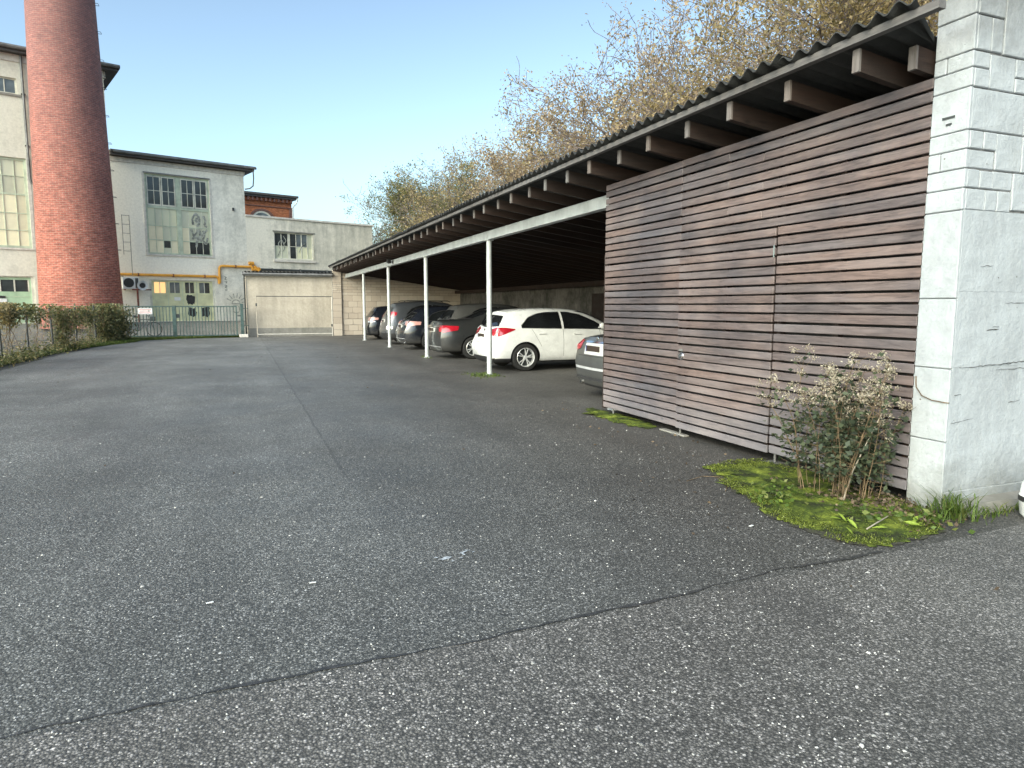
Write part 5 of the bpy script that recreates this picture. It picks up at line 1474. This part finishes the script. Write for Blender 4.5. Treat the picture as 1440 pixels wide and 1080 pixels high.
# ------------------------------------------------------------------ cars
def make_body(cols_, W, wb=(.90, .975, 1.0, .975), crown=.035, bulge=.08):
    """cols_: (x_low, x_mid, x_belt, x_top, z_belt, z_top, half width of the top edge, half width scale)"""
    n = len(cols_); idx = {}; V = []
    fr = (-1, -.62, 0, .62, 1)
    def hw(i, j):
        c = cols_[i]
        if j == 4: return c[6]
        return W * wb[j] * c[7]
    def pos(i, j, k):
        c = cols_[i]; f = fr[k]
        x = (c[0], c[0] * .3 + c[1] * .7, c[1], c[2], c[3])[j]
        z = (.19, .29, .58, c[4], c[5])[j]
        y = f * hw(i, j)
        if i in (0, n - 1) and j < 4: x += (-1 if i == 0 else 1) * bulge * (1 - f * f)
        if j == 4: z += crown * (1 - f * f); x += (-1 if i == 0 else (1 if i == n - 1 else 0)) * bulge * .6 * (1 - f * f)
        return (x, y, z)
    def vid(i, j, k):
        if (i, j, k) not in idx: idx[(i, j, k)] = len(V); V.append(pos(i, j, k))
        return idx[(i, j, k)]
    F = []
    for i in range(n - 1):
        for k in range(4):
            F.append((vid(i,4,k), vid(i+1,4,k), vid(i+1,4,k+1), vid(i,4,k+1))); F.append((vid(i,0,k), vid(i,0,k+1), vid(i+1,0,k+1), vid(i+1,0,k)))
        for j in range(4):
            F.append((vid(i,j,0), vid(i+1,j,0), vid(i+1,j+1,0), vid(i,j+1,0))); F.append((vid(i,j,4), vid(i,j+1,4), vid(i+1,j+1,4), vid(i+1,j,4)))
    for i, s_ in ((0, 1), (n - 1, -1)):
        for j in range(4):
            for k in range(4):
                q = (vid(i,j,k), vid(i,j+1,k), vid(i,j+1,k+1), vid(i,j,k+1)); F.append(q if s_ == -1 else q[::-1])
    me = bpy.data.meshes.new('body'); me.from_pydata(V, [], F); me.update()
    o = bpy.data.objects.new('tmp_body', me); col.objects.link(o)
    md = o.modifiers.new('s', 'SUBSURF'); md.levels = 3; md.render_levels = 3
    return o

def bake(o, name):
    dg = bpy.context.evaluated_depsgraph_get(); dg.update()
    me = bpy.data.meshes.new_from_object(o.evaluated_get(dg)); me.name = name
    return me

WH = {}
def wheel_meshes(kind):
    if kind in WH: return WH[kind]
    Rr, w = .318, .105
    ty = MB().lathe([(.222, -w), (.255, -w - .004), (.30, -w + .004), (.316, -w + .03), (.318, 0), (.316, w - .03), (.30, w - .004), (.255, w + .004), (.222, w), (.205, 0)], 40, 'y', close=True).mesh('tyre', M['tyre'], 30)
    rm = MB(); rm.lathe([(.224, -.10), (.213, -.108), (.203, -.09), (.200, .06)], 40, 'y')
    ns, pair = {'ten': (5, .20), 'five': (5, .0), 'multi': (7, .14)}[kind]
    for k in range(ns):
        for s_ in ((-1, 1) if pair else (0,)):
            a0 = 2 * math.pi * k / ns + s_ * pair * .55; a1 = 2 * math.pi * k / ns + s_ * pair
            w0, w1 = (.013, .012) if pair else (.032, .022)
            r0, r1 = .035, .208
            P = []
            for r_, a, ww, yy in ((r0, a0, w0, -.088), ((r0 + r1) / 2, (a0 + a1) / 2, w1, -.097), (r1, a1, w0 if pair else .03, -.092)):
                c, d = math.cos(a), math.sin(a); P.append([(r_ * c - d * ww, yy + .012, r_ * d + c * ww), (r_ * c - d * ww * .6, yy, r_ * d + c * ww * .6), (r_ * c + d * ww * .6, yy, r_ * d - c * ww * .6), (r_ * c + d * ww, yy + .012, r_ * d - c * ww)])
            rm.grid(P)
    rm.lathe([(0, -.094), (.03, -.094), (.045, -.088), (.052, -.07), (.052, -.03)], 20, 'y')
    rmm = rm.mesh('rim', M['rim'], 30)
    br = MB().lathe([(.0, -.02), (.15, -.02), (.15, .0)], 24, 'y'); br.lathe([(.0, .02), (.203, .02)], 24, 'y'); brm = br.mesh('brake_disc', M['dark_steel'])
    WH[kind] = (ty, rmm, brm); return WH[kind]

def car(name, label, loc, cols_, W, paint, spec, group='cars parked under the carport'):
    """loc: rear centre on the ground; the nose points to +X (into the shed)"""
    t = thing(name, label, 'car', loc, 0, group)
    tmp = make_body(cols_, W)
    base = bake(tmp, 'b')
    bvh = BVHTree.FromPolygons([v.co.copy() for v in base.vertices], [tuple(p.vertices) for p in base.polygons])
    # wheel arches cut out
    cm = MB(); wr = spec.get('arch', .365)
    for x in spec['axles']:
        for s_ in (-1, 1):
            y0, y1 = (W - .30, W + .3) if s_ == 1 else (-W - .3, -W + .30)
            n = 36
            P = [(x + wr * math.cos(2 * math.pi * k / n), y0, .315 + wr * math.sin(2 * math.pi * k / n)) for k in range(n)] + [(x + wr * math.cos(2 * math.pi * k / n), y1, .315 + wr * math.sin(2 * math.pi * k / n)) for k in range(n)]
            cm.add(P, [tuple(range(n)), tuple(range(n, 2 * n))[::-1]] + [(i, i + n, (i + 1) % n + n, (i + 1) % n) for i in range(n)])
    import bmesh
    cme = cm.mesh('cut', M['black_plastic']); bmm = bmesh.new(); bmm.from_mesh(cme); bmesh.ops.recalc_face_normals(bmm, faces=bmm.faces); bmm.to_mesh(cme); bmm.free()
    co = bpy.data.objects.new('tmp_cut', cme); col.objects.link(co)
    tmp.data.materials.append(paint); tmp.data.materials.append(M['black_plastic'])
    bo = tmp.modifiers.new('b', 'BOOLEAN'); bo.operation = 'DIFFERENCE'; bo.object = co; bo.solver = 'EXACT'
    me = bake(tmp, 'body')
    if len(me.materials) < 2:
        me.materials.append(M['black_plastic'])
    # paint inner arch and underside black, by position
    mi = []
    for p in me.polygons:
        c = p.center; blk = c.z < .235
        for x in spec['axles']:
            r_ = math.hypot(c.x - x, c.z - .315)
            if r_ < wr + .004 and abs(abs(c.y)) < W - .015 and abs(c.y) > W - .34 and not (abs(p.normal.y) > .9 and r_ > wr - .004): blk = True
        if spec.get('skirt') and c.z < spec['skirt'] and (c.x < .5): blk = True
        mi.append(1 if blk else 0)
    while len(me.materials) > 2: me.materials.pop()
    me.materials[0] = paint; me.materials[1] = M['black_plastic']
    me.polygons.foreach_set('material_index', mi)
    me.polygons.foreach_set('use_smooth', [True] * len(me.polygons)); me.set_sharp_from_angle(angle=R(42))
    link('body', me, t)
    bpy.data.objects.remove(tmp); bpy.data.objects.remove(co)

    def project(name, o, ax, dr, up, lo, parent=t, mat=None, off=.004, nx=18, nz=5, smooth=True, thick=0):
        """lo = (upper, lower) polylines in (a, z) on the plane through o spanned by ax and z; rays along dr"""
        o, ax, dr = Vector(o), Vector(ax).normalized(), Vector(dr).normalized()
        def at(pl_, u):
            d = [0]
            for i in range(len(pl_) - 1): d.append(d[-1] + math.dist(pl_[i], pl_[i+1]))
            s_ = u * d[-1]
            for i in range(len(pl_) - 1):
                if s_ <= d[i+1] + 1e-9:
                    f = (s_ - d[i]) / max(1e-9, d[i+1] - d[i]); return (pl_[i][0] + (pl_[i+1][0] - pl_[i][0]) * f, pl_[i][1] + (pl_[i+1][1] - pl_[i][1]) * f)
            return pl_[-1]
        rows = []
        for j in range(nz + 1):
            r__ = []
            for i in range(nx + 1):
                a = at(up, i / nx); b = at(lo, i / nx); f = j / nz
                pa, pz = b[0] + (a[0] - b[0]) * f, b[1] + (a[1] - b[1]) * f
                q = o + ax * pa + Vector((0, 0, pz)) - dr * 3
                h = bvh.ray_cast(q, dr)
                if h[0] is None:
                    r__.append(r__[-1] if r__ else (rows[-1][i] if rows else tuple(q + dr * 3))); continue
                nn = h[1] if h[1].dot(dr) < 0 else -h[1]
                r__.append(tuple(h[0] + nn * off))
            rows.append(r__)
        m_ = MB(); m_.grid(rows)
        me_ = m_.mesh(name, mat, 35 if smooth else False)
        return link(name, me_, parent)
    def side(name, up, lo, mat, s_, **k): return project(name, (0, 0, 0), (1, 0, 0), (0, -s_, 0), up, lo, mat=mat, **k)
    def rear(name, up, lo, mat, **k): return project(name, (0, 0, 0), (0, 1, 0), (1, 0, 0), up, lo, mat=mat, **k)
    def front(name, up, lo, mat, **k): return project(name, (5, 0, 0), (0, 1, 0), (-1, 0, 0), up, lo, mat=mat, **k)
    def corner(name, up, lo, mat, s_, **k):   # s_=+1 left lamp, -1 right lamp; seen from the rear corner at 45 degrees
        return project(name, (.15, s_ * (W - .15), 0), (.75, s_ * .66, 0), (.66, -s_ * .75, 0), up, lo, mat=mat, **k)
    for s_ in (-1, 1):
        for w_ in spec['glass_side']:
            side('side_window_trim', [(a, z + .018) for a, z in w_[0]], [(a, z - .018) for a, z in w_[1]], spec.get('wtrim', M['black_plastic']), s_, off=.003)
            side('side_window', w_[0], w_[1], M['car_glass'], s_, off=.0065)
        for i, (up, lo) in enumerate(spec.get('seams', [])):
            side('door_seam', [up[0], up[1]], [lo[0], lo[1]], M['black_plastic'], s_, off=.0025, nx=1, nz=14)
        for (x, z) in spec.get('handles', []):
            h = bvh.ray_cast(Vector((x, s_ * 3, z)), Vector((0, -s_, 0)))[0]
            if h: MB().cbox(x - .10, x + .10, h.y + (0 if s_ > 0 else -.028), h.y + (.028 if s_ > 0 else 0), z - .014, z + .014, .008).build('door_handle', spec.get('hmat', paint), t)
        side('sill_strip', [(spec['axles'][0] + wr + .02, .30), (spec['axles'][1] - wr - .02, .30)], [(spec['axles'][0] + wr + .02, .235), (spec['axles'][1] - wr - .02, .235)], spec.get('sill', M['black_plastic']), s_, off=.006, nx=20, nz=3)
        for lm_, up, lo in spec['tails']: corner('tail_light', up, lo, lm_, s_, off=.008, nx=12, nz=6)
        corner('headlight_placeholder', [(-.05, .5), (.0, .5)], [(-.05, .49), (.0, .49)], M['black_plastic'], s_, off=.002, nx=1, nz=1).name = 'reflector'
        # mirror
        mx, mz = spec['mirror']; h = bvh.ray_cast(Vector((mx, s_ * 3, mz)), Vector((0, -s_, 0)))[0]
        yb = h.y if h else s_ * W
        mm = MB(); mm.tube([(mx, yb - s_ * .02, mz), (mx + .02, yb + s_ * .06, mz + .02), (mx + .02, yb + s_ * .12, mz + .05), (mx + .0, yb + s_ * .20, mz + .05), (mx, yb + s_ * .225, mz + .05)], [.02, .03, .075, .075, .03], 12)
        mm.build('wing_mirror', paint, t, smooth=50)
        # headlamps
        project('headlight', (spec['L'] - .15, s_ * (W - .15), 0), (-.6, s_ * .8, 0), (-.8, -s_ * .6, 0), [(-.20, .74), (.0, .78), (.22, .80)], [(-.20, .64), (.0, .66), (.22, .76)], mat=M['head_light'], off=.006, nx=10, nz=4)
    rear('rear_window_trim', spec['rear_glass'][0], spec['rear_glass'][1], M['black_plastic'], off=.003, nx=20, nz=8)
    sh_ = lambda pl_, k: [(a * .965, z + k) for a, z in pl_]
    rear('rear_window', sh_(spec['rear_glass'][0], -.015), sh_(spec['rear_glass'][1], .015), M['car_glass'], off=.007, nx=20, nz=8)
    front('windscreen', spec['screen'][0], spec['screen'][1], M['car_glass'], off=.006, nx=20, nz=8)
    for nm, up, lo, mt in spec.get('rear_strips', []): rear(nm, up, lo, mt, off=.009, nx=16, nz=3)
    pz = spec['plate']; h = bvh.ray_cast(Vector((-3, 0, pz)), Vector((1, 0, 0)))[0]
    if h:
        pw = spec.get('plate_w', .26)
        pp = MB().cbox(h.x - .018, h.x + .02, -pw, pw, pz - .058, pz + .058, .004).build('number_plate', M['plate'], t)
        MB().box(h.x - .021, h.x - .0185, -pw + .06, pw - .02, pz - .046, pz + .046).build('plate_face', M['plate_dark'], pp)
        MB().box(h.x - .021, h.x - .0185, pw - .018, pw - .004 + .0, pz - .05, pz + .05).build('blue_band', M['blue'], pp)
    ez = spec.get('emblem')
    if ez:
        h = bvh.ray_cast(Vector((-3, 0, ez)), Vector((1, 0, 0)))
        if h[0]: MB().lathe([(.0, -.014), (.030, -.014), (.038, -.010), (.038, .01)], 20, 'x', (h[0].x, 0, ez)).build('emblem', M['chrome'], t, smooth=40)
    if spec.get('antenna'):
        ax_, az = spec['antenna']; MB().tube([(ax_, 0, az), (ax_ - .10, 0, az + .05), (ax_ - .12, 0, az + .03)], [.02, .012, .004], 6).build('antenna', M['black_plastic'], t, smooth=True)
    for y_ in spec.get('exhaust', []):
        MB().lathe([(.03, .0), (.034, .0), (.034, .18), (.03, .18)], 14, 'x', (.02, y_, .235), True).build('exhaust', M['chrome'], t, smooth=40)
    for x in spec['axles']:
        for s_ in (-1, 1):
            ty, rm_, br_ = wheel_meshes(spec['wheel'])
            w = bpy.data.objects.new('wheel', None); col.objects.link(w); w.parent = t
            w.location = (x, s_ * (W - .118), .318); w.rotation_euler = (0, random.uniform(0, 1.2), 0 if s_ == -1 else math.pi)
            for nm, m_ in (('tyre', ty), ('rim', rm_), ('brake_disc', br_)): link(nm, m_, w)
    if spec.get('roof_rails'):
        for s_ in (-1, 1):
            a, b, z, y_ = spec['roof_rails']; MB().tube([(a, s_ * y_, z - .04), (a + .1, s_ * y_, z), (b - .1, s_ * y_, z - .01), (b, s_ * y_, z - .06)], .014, 6).build('roof_rail', spec['rail_mat'], t, smooth=True)
    for o in [c for c in t.children if c.name.startswith('reflector')]: bpy.data.objects.remove(o)
    # boot seam
    for (z_, w2) in spec.get('boot_seams', []): rear('boot_seam', [(-w2, z_), (w2, z_)], [(-w2, z_ - .008), (w2, z_ - .008)], M['black_plastic'], off=.003, nx=20, nz=1)
    return t

def scale_cols(cols_, sx, dz, W):
    out = []
    for c in cols_:
        k = dz / 1.43
        out.append((c[0] * sx, c[1] * sx, c[2] * sx, c[3] * sx, c[4] * (1 + (k - 1) * .8), c[5] * k if c[5] > 1.0 else c[5] * (1 + (k - 1) * .8), c[6] * W / .89, c[7]))
    return out

# white hatchback
HATCH = [  # x_low, x_mid, x_belt, x_top, z_belt, z_top, hw_top, hwscale
    (.12, -.02, .17, .52, .985, 1.37, .53, .80),
    (.30, .20, .36, .66, .985, 1.415, .56, .97),
    (.84, .84, .84, 1.02, .975, 1.44, .57, 1.0),
    (1.25, 1.25, 1.25, 1.35, .96, 1.455, .575, .985),
    (1.85, 1.85, 1.85, 1.80, .94, 1.455, .58, .98),
    (2.35, 2.35, 2.35, 2.20, .925, 1.43, .58, .98),
    (2.80, 2.80, 2.80, 2.52, .91, 1.385, .57, .98),
    (3.05, 3.05, 3.08, 2.92, .90, 1.19, .62, .985),
    (3.42, 3.42, 3.42, 3.36, .84, .95, .70, 1.0),
    (3.80, 3.80, 3.78, 3.74, .78, .88, .68, .97),
    (4.08, 4.12, 4.06, 4.02, .71, .79, .62, .90),
    (4.22, 4.29, 4.22, 4.18, .62, .67, .55, .74)]
WH_P = paint_mat('white_car_paint', (.74, .75, .74), 0, .22)
hatch_spec = dict(L=4.29, axles=(.86, 3.56), wheel='ten', skirt=.30, arch=.365,
    glass_side=[([(.78, 1.035), (.98, 1.22), (1.22, 1.30), (1.40, 1.33), (1.80, 1.345)], [(.78, 1.005), (1.1, .995), (1.80, .98)]),
                ([(1.86, 1.345), (2.05, 1.335), (2.35, 1.28), (2.70, 1.13), (2.90, 1.01)], [(1.86, .98), (2.3, .97), (2.90, .955)])],
    seams=[([(1.825, .97), (1.832, .97)], [(1.825, .33), (1.832, .33)]), ([(1.03, .96), (1.037, .96)], [(1.26, .56), (1.267, .56)]), ([(2.80, .95), (2.807, .95)], [(2.84, .33), (2.847, .33)])],
    handles=[(1.28, .86), (2.20, .84)], tails=[(M['red_light'], [(-.20, .955), (-.02, 1.0), (.20, 1.0), (.40, .97)], [(-.20, .86), (-.05, .80), (.10, .80), (.40, .945)])],
    mirror=(2.80, .98), rear_glass=([(-.48, 1.27), (0, 1.29), (.48, 1.27)], [(-.64, 1.03), (0, .99), (.64, 1.03)]),
    screen=([(-.50, 1.37), (0, 1.38), (.50, 1.37)], [(-.62, 1.0), (0, .97), (.62, 1.0)]), plate=.80, emblem=.93,
    boot_seams=[(.66, .52)], sill=WH_P, wtrim=M['black_plastic'],
    rear_strips=[('bumper_grille', [(-.55, .34), (.55, .34)], [(-.5, .25), (.5, .25)], M['black_plastic']), ('plate_recess', [(-.34, .875), (.34, .875)], [(-.32, .73), (.32, .73)], WH_P)])
car('hatchback', 'white hatchback with red tail lights parked behind the nearest carport post', (5.20, 15.34, 0), scale_cols([(c[0] + (.05 if i < 2 else 0), c[1] + (.07 if i < 2 else 0), c[2] + (.05 if i < 2 else 0), *c[3:]) for i, c in enumerate(HATCH)], 1.0, 1.395, .865), .865, WH_P, hatch_spec)

# dark grey saloon
SALOON = [
    (.12, .00, .04, .10, .90, 1.03, .58, .82),
    (.34, .22, .26, .30, .93, 1.075, .66, .97),
    (.72, .70, .70, .70, .94, 1.09, .64, 1.0),
    (.95, .95, .98, 1.00, .94, 1.12, .62, 1.0),
    (1.25, 1.25, 1.30, 1.52, .94, 1.34, .56, .99),
    (1.65, 1.65, 1.65, 1.85, .935, 1.41, .56, .985),
    (2.15, 2.15, 2.15, 2.20, .93, 1.43, .565, .98),
    (2.60, 2.60, 2.60, 2.52, .92, 1.415, .565, .98),
    (3.00, 3.00, 3.00, 2.82, .91, 1.36, .56, .985),
    (3.30, 3.30, 3.32, 3.24, .89, 1.08, .63, .99),
    (3.65, 3.65, 3.65, 3.60, .84, .94, .70, 1.0),
    (4.05, 4.05, 4.02, 3.98, .78, .87, .68, .97),
    (4.38, 4.42, 4.36, 4.30, .70, .78, .62, .88),
    (4.50, 4.55, 4.50, 4.44, .60, .66, .52, .72)]
def saloon_spec(**k):
    d = dict(L=4.55, axles=(.93, 3.69), wheel='ten', arch=.365,
        glass_side=[([(1.22, 1.03), (1.42, 1.22), (1.62, 1.31), (1.98, 1.36)], [(1.22, 1.00), (1.6, .985), (1.98, .98)]), ([(2.04, 1.36), (2.4, 1.36), (2.7, 1.30), (3.12, 1.05)], [(2.04, .98), (2.6, .965), (3.12, .96)])],
        seams=[([(2.01, .97), (2.017, .97)], [(2.01, .33), (2.017, .33)]), ([(1.32, .97), (1.327, .97)], [(1.42, .5), (1.427, .5)]), ([(3.02, .94), (3.027, .94)], [(3.02, .33), (3.027, .33)])],
        handles=[(1.62, .86), (2.62, .85)],
        tails=[(M['red_light'], [(-.24, .94), (0, .95), (.32, .93)], [(-.24, .80), (-.05, .75), (.32, .82)])],
        mirror=(3.05, .98), rear_glass=([(-.48, 1.36), (0, 1.38), (.48, 1.36)], [(-.56, 1.125), (0, 1.135), (.56, 1.125)]),
        screen=([(-.50, 1.35), (0, 1.36), (.50, 1.35)], [(-.62, 1.0), (0, .98), (.62, 1.0)]), plate=.82, emblem=.975, exhaust=[.5],
        boot_seams=[(.70, .6)], wtrim=M['chrome'],
        rear_strips=[('bumper_line', [(-.75, .60), (.75, .60)], [(-.75, .585), (.75, .585)], M['black_plastic'])])
    d.update(k); return d
DG = paint_mat('dark_grey_car_paint', (.055, .057, .058), .6, .25)
car('saloon_car', 'dark grey saloon with bright red tail lights left of the white hatchback', (5.14, 19.22, 0), SALOON, .905, DG,
    saloon_spec(rear_strips=[('chrome_strip', [(-.62, .925), (.62, .925)], [(-.62, .90), (.62, .90)], M['chrome']), ('bumper_line', [(-.7, .36), (.7, .36)], [(-.7, .345), (.7, .345)], M['rim'])]))
# silver saloon half hidden by the slats
SG = paint_mat('silver_car_paint', (.17, .175, .17), .7, .28)
car('saloon_car', 'silver grey saloon half hidden behind the left edge of the slatted wall', (5.22, 9.60, 0), scale_cols(SALOON, 1.0, 1.35, .88), .88, SG,
    saloon_spec(rear_strips=[('chrome_strip', [(-.36, .935), (.36, .935)], [(-.36, .905), (.36, .905)], M['chrome']), ('plate_surround', [(-.33, .90), (.33, .90)], [(-.33, .72), (.33, .72)], M['rim']),
                             ('bumper_trim', [(-.78, .52), (.78, .52)], [(-.78, .48), (.78, .48)], M['rim']), ('bumper_chrome', [(-.80, .36), (.80, .36)], [(-.80, .315), (.80, .315)], M['chrome'])], wheel='multi', exhaust=[.55]))
# silver people carrier behind the dark saloon
MPV = scale_cols(HATCH, 1.0, 1.52, .86)
mg_ = paint_mat('warm_silver_car_paint', (.15, .15, .145), .6, .28)
def hatch_like(k, **kw):
    d = dict(hatch_spec); f = lambda pl_: [(a, z * k) for a, z in pl_]
    d['glass_side'] = [(f(a), f(b)) for a, b in hatch_spec['glass_side']]; d['rear_glass'] = (f(hatch_spec['rear_glass'][0]), f(hatch_spec['rear_glass'][1])); d['screen'] = (f(hatch_spec['screen'][0]), f(hatch_spec['screen'][1]))
    d['seams'] = []; d['rear_strips'] = []; d['sill'] = M['black_plastic']; d['wheel'] = 'five'; d['mirror'] = (2.86, .98 * k); d.update(kw); return d
car('people_carrier', 'silver high roofed people carrier parked beyond the dark grey saloon', (5.85, 21.30, 0), MPV, .88, mg_, hatch_like(1.07, wtrim=M['chrome']))
# black estate with pale tail lamps
BL = paint_mat('black_car_paint', (.010, .012, .018), .1, .14)
BLK = scale_cols([(c[0], c[1], c[2] * .9, c[3] * (1.0 if i > 1 else 1.25), c[4], c[5], c[6], c[7]) for i, c in enumerate(HATCH)], 1.04, 1.44, .89)
car('hatchback', 'black hatchback with pale clear tail lamps between the second and third posts', (5.10, 23.55, 0), BLK, .89, BL,
    hatch_like(1.0, axles=(.88, 3.6), tails=[(M['pale_light'], [(-.26, .97), (0, .985), (.36, .96)], [(-.26, .86), (-.05, .80), (.36, .86)])], wheel='five',
               rear_strips=[('chrome_strip', [(-.5, .80), (.5, .80)], [(-.5, .785), (.5, .785)], M['chrome']), ('bumper_line', [(-.7, .40), (.7, .40)], [(-.7, .385), (.7, .385)], M['rim'])], exhaust=[-.5, .5], skirt=.22))
# grey off-roader
SUVC = scale_cols([(c[0], c[1], c[2] * .8, c[3] * (.80 if i < 2 else 1.0), c[4], c[5], c[6] * 1.06, c[7]) for i, c in enumerate(HATCH)], 1.03, 1.62, .90)
GU = paint_mat('grey_blue_car_paint', (.085, .092, .105), .6, .3)
car('offroad_car', 'tall grey off-road car with red lamps left of the black hatchback', (5.15, 26.90, 0), SUVC, .90, GU,
    hatch_like(1.13, axles=(.86, 3.62), tails=[(M['red_light'], [(-.16, 1.24), (0, 1.27), (.2, 1.25)], [(-.16, 1.05), (-.02, 1.03), (.2, 1.14)]), (M['chrome'], [(-.2, .72), (.1, .72)], [(-.2, .62), (.1, .62)])],
               roof_rails=(.75, 2.6, 1.70, .52), rail_mat=M['black_plastic'], skirt=.46, wheel='five', plate=.92, emblem=1.05, wtrim=M['black_plastic']))
# black small car with its tailgate raised
car('small_car', 'small black car with clear lamps parked farthest in by the end wall', (5.15, 31.15, 0), scale_cols(HATCH, .92, 1.46, .86), .86, BL,
    hatch_like(1.0, L=3.95, axles=(.80, 3.28), tails=[(M['pale_light'], [(-.22, .99), (0, 1.0), (.3, .97)], [(-.22, .88), (-.05, .84), (.3, .88)]), (M['head_light'], [(-.2, .84), (.2, .83)], [(-.2, .76), (.2, .79)])], plate=.72,
               glass_side=[([(.76, 1.06), (.95, 1.24), (1.5, 1.37)], [(.76, 1.02), (1.1, 1.01), (1.5, 1.0)]), ([(1.56, 1.375), (2.1, 1.34), (2.7, 1.02)], [(1.56, 1.0), (2.1, .98), (2.7, .97)])]))
bpy.data.meshes.remove(bpy.data.meshes['b']) if 'b' in bpy.data.meshes and bpy.data.meshes['b'].users == 0 else None
